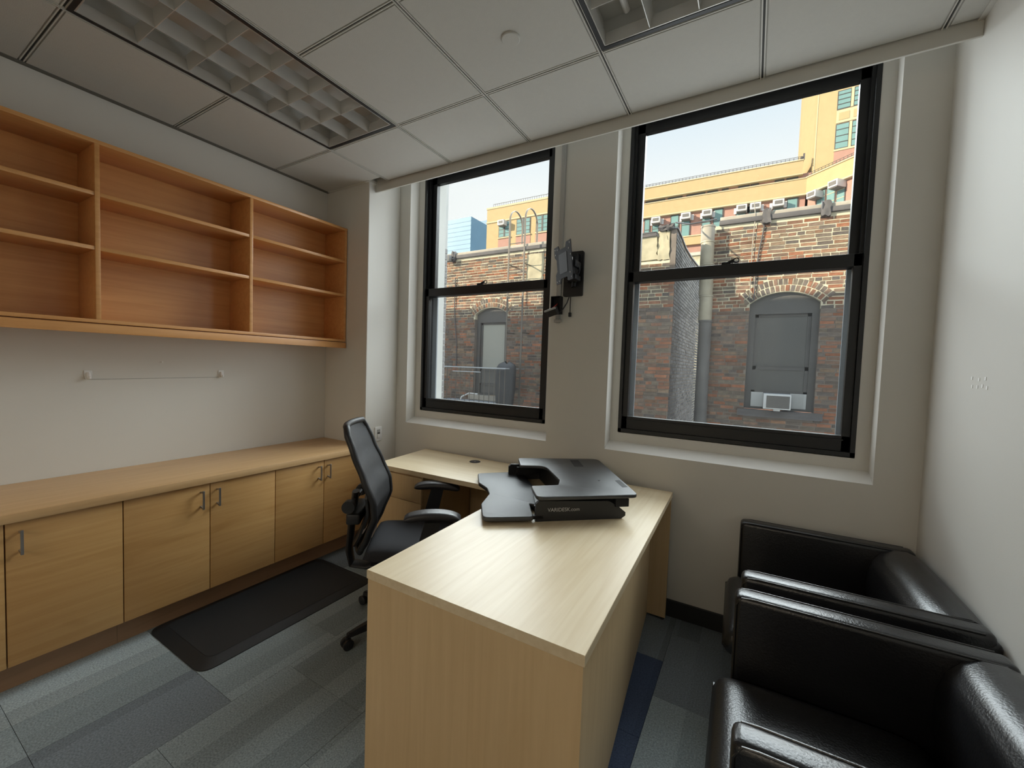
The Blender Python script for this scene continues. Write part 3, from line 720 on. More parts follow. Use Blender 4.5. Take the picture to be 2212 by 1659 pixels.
# pedestal with drawers under the return
MB().box(0.955, 1.345, 0.195, 0.715, 0.02, DZ-DT-0.0005).build('pedestal', DESKZ, dk)
dm = [(0.948, 1.352, 0.546, 0.706), (0.948, 1.352, 0.284, 0.542), (0.948, 1.352, 0.03, 0.280)]
for (a, b_, z0, z1) in dm:
    d = part('drawer', DESKZ, dk, a+0.008, b_-0.002, 0.176, 0.1945, z0, z1, 0.001)
g = thing  # shorthand not reused
gm = on_z(1026, 997.5, DZ)
gr = MB().lathe([(0.012, 0.0012), (0.030, 0.0012), (0.032, 0.0028), (0.038, 0.0028), (0.040, 0.0)], 28, (gm.x, gm.y, DZ+0.0003)).build('cable_grommet', BLKP, dk, smooth=True)
MB().lathe([(0.001, 0.0), (0.004, 0.0), (0.004, 0.003)], 10, (gm.x, gm.y, DZ+0.001)).build('grommet_pin', GREYP, gr)
# faint scuff marks lying on the laminate
# ------------------------------------------------------------------ sit-stand desk converter (corner of the desk)
TZ = 0.868; KZ = 0.778
cv = thing('desk_converter', (2.25, 0.2, DZ), 'black sit-stand desk converter with keyboard tray on the desk corner', 'desk converter')
def trace(pl, z): return [tuple(on_z(a, b_, z).to_2d()) for a, b_ in pl]
top_px = [(1119, 989), (1291, 991), (1379, 1068), (1160, 1074), (1147, 1049), (1206, 1047), (1209, 1036), (1178, 1006), (1124, 1005)]
tp = trace(top_px, TZ)
tp = rounded(tp, [0.028, 0.05, 0.035, 0.035, 0.02, 0.018, 0.05, 0.07, 0.02], 6)
MB().prism(tp, TZ-0.018, TZ, 0.005, 3).build('work_surface', BLKTEX, cv, smooth=True)
k_px = [(1032, 1022), (1112, 1019), (1122, 1036), (1150, 1050), (1157, 1090), (1143, 1086), (1153, 1116), (1042, 1118), (1039, 1088), (1057, 1066), (1052, 1054), (1034, 1042)]
kp = rounded(trace(k_px, KZ), [0.03, 0.02, 0.02, 0.03, 0.01, 0.01, 0.02, 0.035, 0.03, 0.08, 0.08, 0.03], 6)
MB().prism(kp, KZ-0.021, KZ, 0.005, 3).build('keyboard_tray', BLKTEX, cv, smooth=True)
# local axes of the converter
A = on_z(1160, 1074, TZ); C_ = on_z(1379, 1068, TZ); B_ = on_z(1119, 989, TZ)
ax = (C_-A).normalized(); ay = Vector((-ax.y, ax.x, 0))
wid = (B_-A).dot(ay)
def L(a, b_, z): return A.to_2d().to_3d() + ax*a + ay*b_ + Vector((0, 0, z))
dep = (C_-A).dot(ax)
# base frame: two side cheeks with a sloped heel and a rear bar
ztop = TZ-0.022
for b0, nm in ((0.030, 'side_cheek'), (wid-0.050, 'side_cheek')):
    pts = [L(0.005, b0, DZ+0.001), L(dep-0.065, b0, DZ+0.001), L(dep-0.045, b0, DZ+0.014), L(dep-0.045, b0, DZ+0.030), L(dep-0.085, b0, DZ+0.062), L(dep-0.130, b0, DZ+0.085), L(0.02, b0, ztop-0.006), L(0.005, b0, ztop-0.02)]
    ck = MB().prism_dir(pts, ay*0.018).build(nm, BLKP, cv)
    if b0 < 0.1:
        # printed name on the near cheek
        cu = bpy.data.curves.new('printed_name', 'FONT'); cu.body = 'VARIDESK.com'; cu.size = 0.0235; cu.extrude = 0.0003; cu.materials.append(PRINT)
        cu.space_character = 1.0
        to0 = bpy.data.objects.new('printed_name_curve', cu); col.objects.link(to0)
        tme = bpy.data.meshes.new_from_object(to0.evaluated_get(bpy.context.evaluated_depsgraph_get()))
        bpy.data.objects.remove(to0); bpy.data.curves.remove(cu)
        to = bpy.data.objects.new('printed_name', tme); col.objects.link(to); to.parent = ck
        Mx = Matrix((ax, Vector((0, 0, 1)), -ay)).transposed().to_4x4(); Mx.translation = L(0.060, b0-0.0006, DZ+0.045); to.matrix_local = Mx
MB().prism_dir([L(dep-0.16, 0.05, DZ+0.002), L(dep-0.08, 0.05, DZ+0.002), L(dep-0.08, 0.05, DZ+0.05), L(dep-0.16, 0.05, DZ+0.05)], ay*(wid-0.1)).build('rear_bar', BLKP, cv)
MB().prism_dir([L(0.03, 0.05, DZ+0.002), L(0.10, 0.05, DZ+0.002), L(0.10, 0.05, DZ+0.03), L(0.03, 0.05, DZ+0.03)], ay*(wid-0.1)).build('front_bar', BLKP, cv)
MB().prism_dir([L(0.20, 0.05, DZ+0.002), L(0.22, 0.05, DZ+0.002), L(0.22, 0.05, ztop-0.002), L(0.20, 0.05, ztop-0.002)], ay*(wid-0.1)).build('inner_panel', BLKP, cv)
for b0 in (0.055, wid-0.09):
    MB().prism_dir([L(0.05, b0, DZ+0.05), L(dep-0.08, b0, DZ+0.055), L(dep-0.08, b0, DZ+0.085), L(0.05, b0, DZ+0.085)], ay*0.02).build('lift_arm', BLKM, cv)
MB().prism_dir([L(dep-0.10, 0.020, DZ+0.060), L(dep-0.035, 0.020, DZ+0.060), L(dep-0.035, 0.020, DZ+0.097), L(dep-0.10, 0.020, DZ+0.097)], ay*0.035).build('hinge_block', BLKM, cv)
for b0 in (0.03, wid-0.055):
    MB().prism_dir([L(-0.09, b0, DZ+0.012), L(0.04, b0, DZ+0.012), L(0.04, b0, DZ+0.028), L(-0.09, b0, DZ+0.028)], ay*0.02).build('tray_bracket', BLKM, cv)
stk = rounded(trace([(1328, 1038), (1338, 1037), (1356, 1052), (1345, 1053)], TZ), 0.003, 2)
MB().prism(stk, TZ, TZ+0.0006).build('warning_sticker', LABELB, cv)
stk = trace([(1231, 994), (1249, 994), (1261, 1008), (1241, 1008)], TZ)
MB().prism(stk, TZ, TZ+0.0005).build('safety_sticker', LABELB, cv)
stk = trace([(1290, 1037), (1297, 1037), (1294, 1040)], TZ)
MB().prism(stk, TZ, TZ+0.0005).build('chip_mark', LABELB, cv)

# ------------------------------------------------------------------ office chair
ch = empty('office_chair', (1.535, -0.115, 0.0), math.radians(38), 'black mesh-back office chair with armrests at the desk corner', 'chair')
base_ang = math.radians(-106-38)
hub = MB().lathe([(0.02, 0.055), (0.045, 0.055), (0.050, 0.075), (0.046, 0.11), (0.030, 0.125), (0.030, 0.14)], 20)
hub.build('hub', BLKP, ch, smooth=True)
for k in range(5):
    a = base_ang + k*2*math.pi/5; d = Vector((math.cos(a), math.sin(a), 0)); s_ = Vector((-d.y, d.x, 0))
    def sec(r, w_, z0, z1): return [d*r + s_*w_ + Vector((0, 0, z0)), d*r - s_*w_ + Vector((0, 0, z0)), d*r - s_*w_*0.7 + Vector((0, 0, z1)), d*r + s_*w_*0.7 + Vector((0, 0, z1))]
    leg = bmesh.new(); secs = [sec(0.035, 0.030, 0.062, 0.108), sec(0.15, 0.027, 0.062, 0.103), sec(0.27, 0.022, 0.060, 0.090), sec(0.335, 0.018, 0.058, 0.078)]
    vv = [[leg.verts.new(p) for p in S] for S in secs]
    for i in range(3):
        for q in range(4): leg.faces.new((vv[i][q], vv[i][(q+1) % 4], vv[i+1][(q+1) % 4], vv[i+1][q]))
    leg.faces.new(vv[0]); leg.faces.new(list(reversed(vv[-1]))); bmesh.ops.recalc_face_normals(leg, faces=leg.faces)
    bmesh.ops.bevel(leg, geom=list(leg.edges), offset=0.005, segments=2, affect='EDGES')
    mb = MB(); mb._merge(leg); lo_ = mb.build('base_leg', BLKP, ch, smooth=True)
    # twin-wheel caster with hood
    cst = bmesh.new()
    c0 = d*0.335
    tw = MB()
    for off in (-0.015, 0.015):
        p = c0 + s_*off
        tw.tube([p - s_*0.010 + Vector((0, 0, 0.027)), p - s_*0.006 + Vector((0, 0, 0.027)), p + s_*0.006 + Vector((0, 0, 0.027)), p + s_*0.010 + Vector((0, 0, 0.027))], [0.019, 0.0265, 0.0265, 0.019], 18)
    tw.tube([c0 + Vector((0, 0, 0.03)), c0 + Vector((0, 0, 0.062))], 0.008, 10)
    cst.free()
    tw.build('caster', BLKP, lo_, smooth=True)
MB().tube([(0, 0, 0.12), (0, 0, 0.26)], 0.026, 16).build('gas_column_cover', BLKP, ch, smooth=True)
MB().tube([(0, 0, 0.26), (0, 0, 0.36)], 0.014, 16).build('gas_column', CHROME, ch, smooth=True)
MB().box(-0.16, 0.14, -0.09, 0.09, 0.345, 0.405, 0.015, 3).build('mechanism', BLKM, ch, smooth=True)
MB().tube([(0.02, 0.09, 0.37), (0.02, 0.24, 0.365), (0.02, 0.28, 0.36)], 0.007, 8).build('height_lever', BLKP, ch, smooth=True)
# waterfall seat cushion
def seat_pt(u, v, top):
    x = -0.20+0.48*u; t_ = (v-0.5)*2
    wd = 0.245*(1-0.10*(1-u)**2)*(1-0.05*u**6)
    e_u = max(0.0, 1-abs(2*u-1)**7); e_v = max(0.0, 1-abs(t_)**7)
    y = wd*t_
    thick = 0.085*(e_u*e_v)**0.5
    z = 0.445 + 0.012*math.cos(t_*1.4) + 0.018*(1-u)**3 - 0.030*max(0, u-0.75)**1.0*4*0.25
    return Vector((x, y, z + (thick*0.62 if top else -thick*0.38)))
sm = MB().grid(lambda u, v: seat_pt(u, v, True), 26, 22); sm.grid(lambda u, v: seat_pt(u, v, False), 26, 22)
bmesh.ops.remove_doubles(sm.bm, verts=sm.bm.verts, dist=0.0005)
sm.build('seat_cushion', SEATF, ch, smooth=True, ang=80)
MB().box(-0.17, 0.22, -0.20, 0.20, 0.404, 0.421, 0.006).build('seat_pan', BLKP, ch, smooth=True)
# mesh back: profile x(z) with a forward lumbar bulge
def prof(v):
    z = 0.46+0.645*v
    pts = [(0.0, -0.255), (0.16, -0.205), (0.33, -0.165), (0.45, -0.172), (0.62, -0.218), (0.80, -0.268), (1.0, -0.318)]
    for i in range(len(pts)-1):
        if v <= pts[i+1][0]:
            a, b_ = pts[i], pts[i+1]; t = (v-a[0])/(b_[0]-a[0]); t = t*t*(3-2*t)*0.35+t*0.65
            return (a[1]*(1-t)+b_[1]*t, z)
    return (pts[-1][1], z)
def bw(v):
    pts = [(0.0, 0.125), (0.12, 0.19), (0.34, 0.235), (0.55, 0.235), (0.8, 0.215), (0.94, 0.198), (1.0, 0.165)]
    for i in range(len(pts)-1):
        if v <= pts[i+1][0]:
            a, b_ = pts[i], pts[i+1]; t = (v-a[0])/(b_[0]-a[0]); t = t*t*(3-2*t)
            return a[1]*(1-t)+b_[1]*t
    return pts[-1][1]
def bpt(u, v, dx=0.0):
    x, z = prof(v); t_ = 2*u-1
    return Vector((x + 0.030*t_*t_ + dx, bw(v)*t_, z))
MB().grid(lambda u, v: bpt(u, v), 16, 34, lambda u, v: (-0.010, 0, 0)).build('mesh_back', MESHF, ch, smooth=True)
edge = [bpt(0, k/34, -0.008) for k in range(35)] + [bpt(k/16, 1, -0.008) for k in range(1, 17)] + [bpt(1, 1-k/34, -0.008) for k in range(1, 35)] + [bpt(1-k/16, 0, -0.008) for k in range(1, 16)]
rim = MB().tube(edge, 0.017, 10, closed=True)
rim.build('back_frame', BLKP, ch, smooth=True, ang=60)
# rear shell carrying the frame, upright and lumbar knobs
MB().grid(lambda u, v: bpt(0.08+0.84*u, 0.04+0.42*v, -0.034), 10, 12, lambda u, v: (-0.012, 0, 0)).build('back_shell', BLKP, ch, smooth=True)
MB().tube([(-0.10, 0, 0.375), (-0.22, 0, 0.33), (-0.30, 0, 0.345), (-0.315, 0, 0.42), (-0.305, 0, 0.56), (-0.285, 0, 0.74)], 0.03, 12, flat=(0.040, 0.018)).build('back_upright', BLKP, ch, smooth=True)
MB().box(-0.305, -0.235, -0.13, 0.13, 0.60, 0.66, 0.012, 3).build('upright_bracket', BLKP, ch, smooth=True)
for s_ in (-1, 1):
    MB().tube([(-0.285, s_*0.13, 0.705), (-0.285, s_*0.165, 0.705)], 0.032, 16).build('lumbar_knob', BLKP, ch, smooth=True)
    MB().tube([(-0.285, s_*0.05, 0.705), (-0.285, s_*0.13, 0.705)], 0.014, 10).build('lumbar_bar', BLKM, ch, smooth=True)
    # arm: bracket under the seat, slanted post, curved pad
    MB().prism_dir([(0.03, s_*0.275-0.016, 0.395), (0.12, s_*0.275-0.016, 0.395), (0.175, s_*0.275-0.016, 0.668), (0.10, s_*0.275-0.016, 0.668)], (0, 0.032, 0)).build('arm_post', BLKP, ch)
    MB().box(0.02, 0.12, min(s_*0.10, s_*0.29), max(s_*0.10, s_*0.29), 0.378, 0.398, 0.005).build('arm_bracket', BLKM, ch, smooth=True)
    def pad(u, v, top):
        x = 0.0+0.275*u; t_ = 2*v-1
        e_u = max(0.0, 1-abs(2*u-1)**5); e_v = max(0.0, 1-abs(t_)**5)
        wd = 0.046*(1-0.12*abs(2*u-1)**2)
        th = 0.040*(e_u*e_v)**0.5
        return Vector((x, s_*0.262+wd*t_-s_*0.018*u, 0.684 + 0.014*math.sin(math.pi*min(1, u*0.92)) - 0.014*u**3 + (th*0.5 if top else -th*0.5)))
    pm = MB().grid(lambda u, v: pad(u, v, True), 22, 12); pm.grid(lambda u, v: pad(u, v, False), 22, 12)
    bmesh.ops.remove_doubles(pm.bm, verts=pm.bm.verts, dist=0.0004)
    pm.build('armrest_pad', ARMP, ch, smooth=True, ang=80)

# ------------------------------------------------------------------ leather armchairs (backs to the right wall, facing -X)
def armchair(loc, rz, label):
    c = empty('leather_armchair', loc, rz, label, 'armchair', 'black leather armchairs')
    W2 = 0.358; F0, F1 = -0.335, 0.335
    for s_ in (-1, 1):
        y0, y1 = (s_*W2, s_*(W2-0.078)); y0, y1 = min(y0, y1), max(y0, y1)
        a = MB().box(F0, F1, y0, y1, 0.075, 0.690, 0.020, 4).build('arm', LEATH, c, smooth=True, ang=50)
        # piped seams along the top edges
        for yy in (y0+0.004, y1-0.004):
            MB().tube([(F0+0.006, yy, 0.20), (F0+0.005, yy, 0.655), (F0+0.02, yy, 0.6835), (F0+0.05, yy, 0.6865), (F1-0.03, yy, 0.6865)], 0.0028, 6).build('seam', LEATH, a, smooth=True)
    MB().box(F0+0.02, F1-0.03, -W2+0.079, W2-0.079, 0.075, 0.285, 0.012, 3).build('base', LEATH, c, smooth=True)
    # plump seat cushion that overhangs the front
    def seat(u, v, top):
        x = -0.388+0.555*u; t_ = 2*v-1; y = (W2-0.0805)*t_
        eu = max(0.0, 1-abs(2*u-1)**9); ev = max(0.0, 1-abs(t_)**9); e_ = (eu*ev)**0.5
        z = 0.362 + 0.014*math.cos(t_*1.5)*math.sin(math.pi*u)
        return Vector((x, y, z + (0.076*e_ if top else -0.074*e_)))
    s1 = MB().grid(lambda u, v: seat(u, v, True), 30, 26); s1.grid(lambda u, v: seat(u, v, False), 30, 26)
    bmesh.ops.remove_doubles(s1.bm, verts=s1.bm.verts, dist=0.0005)
    so = s1.build('seat_cushion', LEATH, c, smooth=True, ang=80)
    ring = [seat(0.0, v/20, True)+Vector((0.004, 0, 0)) for v in range(21)]
    MB().tube(ring, 0.004, 6).build('seam', LEATH, so, smooth=True)
    # back with a big soft roll
    def back(t, v):
        y = (W2-0.0795)*(2*v-1)
        prof_ = [(0.175, 0.43), (0.165, 0.50), (0.168, 0.57), (0.185, 0.63), (0.215, 0.670), (0.255, 0.688), (0.30, 0.690), (0.330, 0.680), (0.345, 0.655), (0.345, 0.50), (0.345, 0.10), (0.24, 0.10), (0.20, 0.30), (0.18, 0.40), (0.175, 0.43)]
        f = t*(len(prof_)-1); i = min(int(f), len(prof_)-2); q = f-i
        p = Vector(prof_[i]).lerp(Vector(prof_[i+1]), q)
        bul = 0.012*(1-(2*v-1)**4)
        return Vector((p.x-(bul if p.x < 0.25 else 0), y, p.y+(bul*0.6 if p.y > 0.6 else 0)))
    bk = MB().grid(lambda u, v: back(u, v), 42, 14)
    bmesh.ops.remove_doubles(bk.bm, verts=bk.bm.verts, dist=0.0005)
    bmesh.ops.holes_fill(bk.bm, edges=[e for e in bk.bm.edges if e.is_boundary], sides=0)
    bk.build('back_cushion', LEATH, c, smooth=True, ang=50)
    MB().box(0.30, F1+0.012, -W2, W2, 0.10, 0.665, 0.015, 3).build('back_shell', LEATH, c, smooth=True)
    for sx in (-0.29, 0.29):
        for sy in (-0.31, 0.31):
            MB().tube([(sx, sy, 0.0), (sx, sy, 0.078)], [0.018, 0.022], 12).build('leg', BLKP, c, smooth=True)
    return c
armchair((3.452, 0.338, 0), math.radians(1.6), 'black leather armchair in the corner under the right window')
armchair((3.452, -0.468, 0), math.radians(1.2), 'black leather armchair nearest the camera at the right edge')

# ================================================================== outside
OY = 6.90                     # face of the brick building across the yard
tag(MB().box(-60, 60, 1.2, 150, -4.6, -4.5).build('yard_ground', GROUND), kind='structure')
# the mass of the building the room is in: floors above, which shade the wall across
tag(MB().box(-14, 12, YB-2.2, 1.15, 3.45, 6.02).build('wall_upper_storey', PALE), kind='structure')
tag(MB().box(-14, 12, YB-2.2, 1.15, -4.5, -0.26).build('wall_lower_storey', PALE), kind='structure')

BCOLS = [(0.33, 0.165, 0.105), (0.29, 0.165, 0.115), (0.38, 0.17, 0.10), (0.26, 0.17, 0.125), (0.24, 0.175, 0.135), (0.215, 0.175, 0.14), (0.23, 0.19, 0.145), (0.30, 0.215, 0.15), (0.20, 0.165, 0.14), (0.17, 0.145, 0.13), (0.34, 0.20, 0.13)]
BCOLS = [ext(c) for c in BCOLS]
bb_root = thing('brick_building', (0, OY, -4.5), 'old red and brown brick building across the yard with arched windows', 'building')
ARCHES = [(3.530, 1.045, 0.80, 2.70, 2.895), (-2.595, 0.965, 0.66, 2.70, 2.868)]      # centre x, width, sill z, spring z, crown z
WX0, WX1, WY = -0.35, 1.838, 6.05                       # projecting wing
def blocked(z0, z1):
    """x-intervals a course may not cross: window openings, arch rings, the wing"""
    out = [(WX0, 2.36)]
    zm = (z0+z1)/2
    for (cx, w_, zb, zs, zc) in ARCHES:
        if z1 > zb-0.13 and zm < zs: out.append((cx-w_/2, cx+w_/2))
        R = ((w_/2)**2+(zc-zs)**2)/(2*(zc-zs)); zo = zc-R; Ro = R+0.232; a0 = math.asin((w_/2)/R)+0.04
        if zs-0.03 < zm < zo+Ro:
            hw = math.sqrt(max(0.0, Ro*Ro-(zm-zo)**2)); hw = min(hw, Ro*math.sin(a0))
            if zm < zo+Ro*math.cos(a0): hw = min(hw, max(w_/2, (zm-zo)*math.tan(a0)))
            out.append((cx-hw-0.006, cx+hw+0.006))
    return out
# mortar backing, repointed pale above and old and sooty below, with the window openings left out
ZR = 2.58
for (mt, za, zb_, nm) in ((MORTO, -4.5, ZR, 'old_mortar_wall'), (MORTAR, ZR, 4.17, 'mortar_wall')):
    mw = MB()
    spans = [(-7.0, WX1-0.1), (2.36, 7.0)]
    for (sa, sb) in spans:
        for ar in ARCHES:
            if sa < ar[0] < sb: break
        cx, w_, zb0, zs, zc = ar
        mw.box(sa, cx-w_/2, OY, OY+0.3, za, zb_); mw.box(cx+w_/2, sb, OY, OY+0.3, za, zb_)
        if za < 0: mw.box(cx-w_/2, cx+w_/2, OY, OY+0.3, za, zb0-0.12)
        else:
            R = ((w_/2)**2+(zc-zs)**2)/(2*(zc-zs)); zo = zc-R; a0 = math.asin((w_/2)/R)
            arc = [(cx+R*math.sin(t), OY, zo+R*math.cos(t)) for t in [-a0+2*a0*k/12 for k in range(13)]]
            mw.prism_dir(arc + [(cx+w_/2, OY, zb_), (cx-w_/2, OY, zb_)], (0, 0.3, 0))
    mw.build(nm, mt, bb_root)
# projecting wing: front core and a long flank whose parapet steps down along the alley
flank_px = [(1462, 492), (1471, 512), (1481, 538), (1493, 558), (1504, 572), (1511, 580)]
FL = [on_x(a_, b_, WX1) for a_, b_ in flank_px]
FL = [(max(WY, p.y), p.z) for p in FL]
def flank_top(y):
    for i in range(len(FL)-1):
        if FL[i][0] <= y <= FL[i+1][0]:
            t = (y-FL[i][0])/(FL[i+1][0]-FL[i][0]+1e-9); return FL[i][1]*(1-t)+FL[i+1][1]*t
    return FL[0][1] if y < FL[0][0] else FL[-1][1]
MB().box(WX0, WX1-0.10, WY, OY-0.001, ZR, 3.42).build('wing_core', MORTAR, bb_root)
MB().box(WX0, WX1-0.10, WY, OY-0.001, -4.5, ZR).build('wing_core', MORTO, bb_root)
pf = [(WX1-0.099, WY, -4.5), (WX1-0.099, FL[-1][0], -4.5)] + [(WX1-0.099, y, z) for y, z in reversed(FL)] + [(WX1-0.099, WY, FL[0][1])]
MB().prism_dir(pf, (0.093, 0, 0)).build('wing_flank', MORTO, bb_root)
MB().prism_dir([(WX1-0.14, y-0.02, z+0.002) for y, z in FL] + [(WX1-0.14, y, z+0.03) for y, z in reversed(FL)], (0.16, 0, 0)).build('flank_coping', TAR, bb_root)
zz = on_y(1497, 546, 12.4).z
MB().box(1.2, 2.9, 12.4, 12.7, -4.5, zz-0.1).build('alley_wall', STONE, bb_root); MB().box(1.15, 2.95, 12.35, 12.75, zz-0.1, zz).build('alley_wall_cap', CLAYC, bb_root)
# bricks
def brick_mesh(l, h, d, c, name='brick'):
    me = bpy.data.meshes.new(name); bm = bmesh.new(); bmesh.ops.create_cube(bm, size=1)
    j = 0.004
    for v in bm.verts:
        v.co = Vector((v.co.x*l, v.co.y*d, v.co.z*h))
        if v.co.y < 0: v.co += Vector((random.uniform(-j, j), random.uniform(-j, j)*0.6, random.uniform(-j, j)))
    lay = bm.loops.layers.float_color.new('bcol')
    for f in bm.faces:
        for lp in f.loops: lp[lay] = (*c, 1)
    bm.to_mesh(me); bm.free(); me.materials.append(BRICK); return me
VAR = {}
def variant(l, h, d):
    k = (round(l, 2), round(h, 3), random.randrange(9))
    if k not in VAR:
        c = random.choice(BCOLS); q = random.uniform(0.8, 1.2); VAR[k] = brick_mesh(l, h, d, tuple(x*q for x in c))
    return VAR[k]
CO = 0.0668
bricks = []     # (x, y, z, len, height, axis, tilt)
for r in range(int((4.15+0.3)/CO)):
    z = -0.30+(r+0.5)*CO
    header = (r % 6 == 2)
    L0 = 0.105 if header else 0.208
    x = -5.2 + random.uniform(0, 0.2)
    while x < 5.6:
        l = L0*random.uniform(0.88, 1.10)
        x0, x1 = x, x+l; x = x1+random.uniform(0.010, 0.020)
        segs = [(x0, x1)]
        for (ba, bb_) in blocked(z-CO/2, z+CO/2):
            segs = [q for (p0, p1) in segs for q in ((p0, min(p1, ba-0.004)), (max(p0, bb_+0.004), p1)) if q[1]-q[0] > 0.025]
        for (p0, p1) in segs:
            bricks.append(((p0+p1)/2, OY, z+random.uniform(-0.003, 0.003), p1-p0, CO-random.uniform(0.014, 0.021), 'X', random.gauss(0, 0.012)))
for r in range(int((3.42+0.3)/CO)):                       # wing front and its right flank
    z = -0.30+(r+0.5)*CO; x = WX0
    while x < WX1-0.03:
        l = min((0.105 if r % 6 == 4 else 0.208)*random.uniform(0.88, 1.10), WX1-0.004-x)
        bricks.append((x+l/2, WY, z, l, CO-0.015, 'X', random.gauss(0, 0.012))); x += l+0.014
    y = WY+0.012
    while y < OY+3.4:
        l = 0.208*random.uniform(0.6, 1.08)
        bricks.append((WX1-0.004, y+l/2, z, l, CO-0.016, 'Y', 0)); y += l+0.014
for r in range(int(3.72/CO), int(4.45/CO)):               # flank courses under its sloping top
    z = -0.30+(r+0.5)*CO; y = WY+0.012
    while y < OY+3.4:
        l = 0.208*random.uniform(0.6, 1.08)
        if z+0.03 < flank_top(y+l): bricks.append((WX1-0.004, y+l/2, z, l, CO-0.016, 'Y', 0))
        y += l+0.014
for (cx, w_, zb, zs, zc) in ARCHES:                       # two rings of rowlock bricks
    R = ((w_/2)**2+(zc-zs)**2)/(2*(zc-zs)); zo = zc-R; a0 = math.asin((w_/2)/R)
    for ring in range(2):
        rr = R+0.060+ring*0.114; n = int(2*(a0+0.03)*rr/0.072)
        for k in range(n+1):
            t = -(a0+0.03)+2*(a0+0.03)*k/n
            bricks.append((cx+rr*math.sin(t), OY, zo+rr*math.cos(t), 0.056, 0.100, 'A', t))
def seen(b):
    X, Y, D = px((b[0], b[1]-0.01, b[2]))
    return (1375 < X < 1845 and 270 < Y < 945) or (930 < X < 1185 and 400 < Y < 890)
bricks.sort(key=lambda b: (not seen(b), px((b[0], b[1], b[2]))[2]))
stuff = bmesh.new(); lay = stuff.loops.layers.float_color.new('bcol')
nb = 0
for b in bricks:
    depth = 0.012
    if b[5] == 'X' and nb < 300 and seen(b):
        me = variant(round(b[3], 2), b[4], depth)
        o = link_mesh('brick', me, (b[0], b[1]-random.uniform(0.0, 0.004), b[2]-(-4.5)), bb_root); o.rotation_euler = (0, b[6]*0.6, 0)
        o.location = (b[0], b[1]-OY-random.uniform(0.0, 0.004), b[2]+4.5); nb += 1; continue
    rt = Matrix.Rotation(b[6], 4, 'Y') if b[5] != 'Y' else Matrix.Rotation(math.radians(90), 4, 'Z')
    tr = Matrix.Translation((b[0], b[1]-random.uniform(0, 0.004), b[2])) @ rt @ Matrix.Diagonal((b[3], depth, b[4], 1))
    c = random.choice(BCOLS); q = random.uniform(0.75, 1.2)
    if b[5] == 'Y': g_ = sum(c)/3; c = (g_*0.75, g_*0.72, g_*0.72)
    vs_ = bmesh.ops.create_cube(stuff, size=1, matrix=tr)['verts']
    for v in vs_: v.co += Vector((random.uniform(-1, 1), random.uniform(-1, 1), random.uniform(-1, 1)))*0.003
    for f in {f for v in vs_ for f in v.link_faces}:
        for lp in f.loops: lp[lay] = (c[0]*q, c[1]*q, c[2]*q, 1)
me = bpy.data.meshes.new('brickwork'); stuff.to_mesh(me); stuff.free(); me.materials.append(BRICK)
bw_o = bpy.data.objects.new('brickwork', me); col.objects.link(bw_o); bw_o.parent = bb_root; bw_o.matrix_parent_inverse = Matrix.Translation(-Vector(bb_root.location)); bw_o['kind'] = 'stuff'
# stone patch on top of the wing
def rough(name, x0, x1, y0, y1, z0, z1, mat, par, n=5, amp=0.03):
    bm = bmesh.new(); bmesh.ops.create_cube(bm, size=1)
    for v in bm.verts: v.co = Vector(((x0+x1)/2+v.co.x*(x1-x0), (y0+y1)/2+v.co.y*(y1-y0), (z0+z1)/2+v.co.z*(z1-z0)))
    bmesh.ops.subdivide_edges(bm, edges=list(bm.edges), cuts=n, use_grid_fill=True)
    for v in bm.verts: v.co += Vector((random.gauss(0, amp), random.gauss(0, amp), random.gauss(0, amp)))*0.5
    mb = MB(); mb._merge(bm); return mb.build(name, mat, par, smooth=True, ang=50)
rough('stone_patch', WX0, WX1-0.33, WY-0.025, WY+0.2, 3.43, 3.86, STONE, bb_root, 6, 0.018)
rough('stone_patch', WX1-0.31, WX1-0.11, WY-0.020, WY+0.12, 3.43, 3.93, STONE, bb_root, 5, 0.02)
rough('tar_cap', WX0-0.05, WX1-0.34, WY-0.06, WY+0.3, 3.86, 3.935, TAR, bb_root, 6, 0.012)
rough('tar_lump', WX1-0.28, WX1-0.06, WY-0.08, WY+0.12, 3.93, 4.02, TAR, bb_root, 4, 0.03)
# coping of the parapet: tarred strip below, pale caps above, joints every metre and a half
for (x0, x1) in ((-7.0, -3.80), (-3.78, -2.10), (-2.08, -0.36), (2.44, 3.18), (3.20, 4.02), (4.04, 5.6)):
    part('coping', TAR, bb_root, x0, x1, OY-0.060, OY+0.34, 4.165, 4.250, 0.008)
    part('coping_cap', CLAYC, bb_root, x0+0.01, x1-0.01, OY-0.030, OY+0.33, 4.2505, 4.318, 0.008)
for x in (-3.79, 3.19, 4.03): rough('tar_seam', x-0.06, x+0.06, OY-0.085, OY+0.05, 4.10, 4.345, TAR, bb_root, 3, 0.02)
rough('patched_brick', -1.62, -1.18, OY-0.02, OY+0.05, 3.45, 4.06, STONE, bb_root, 5, 0.012)

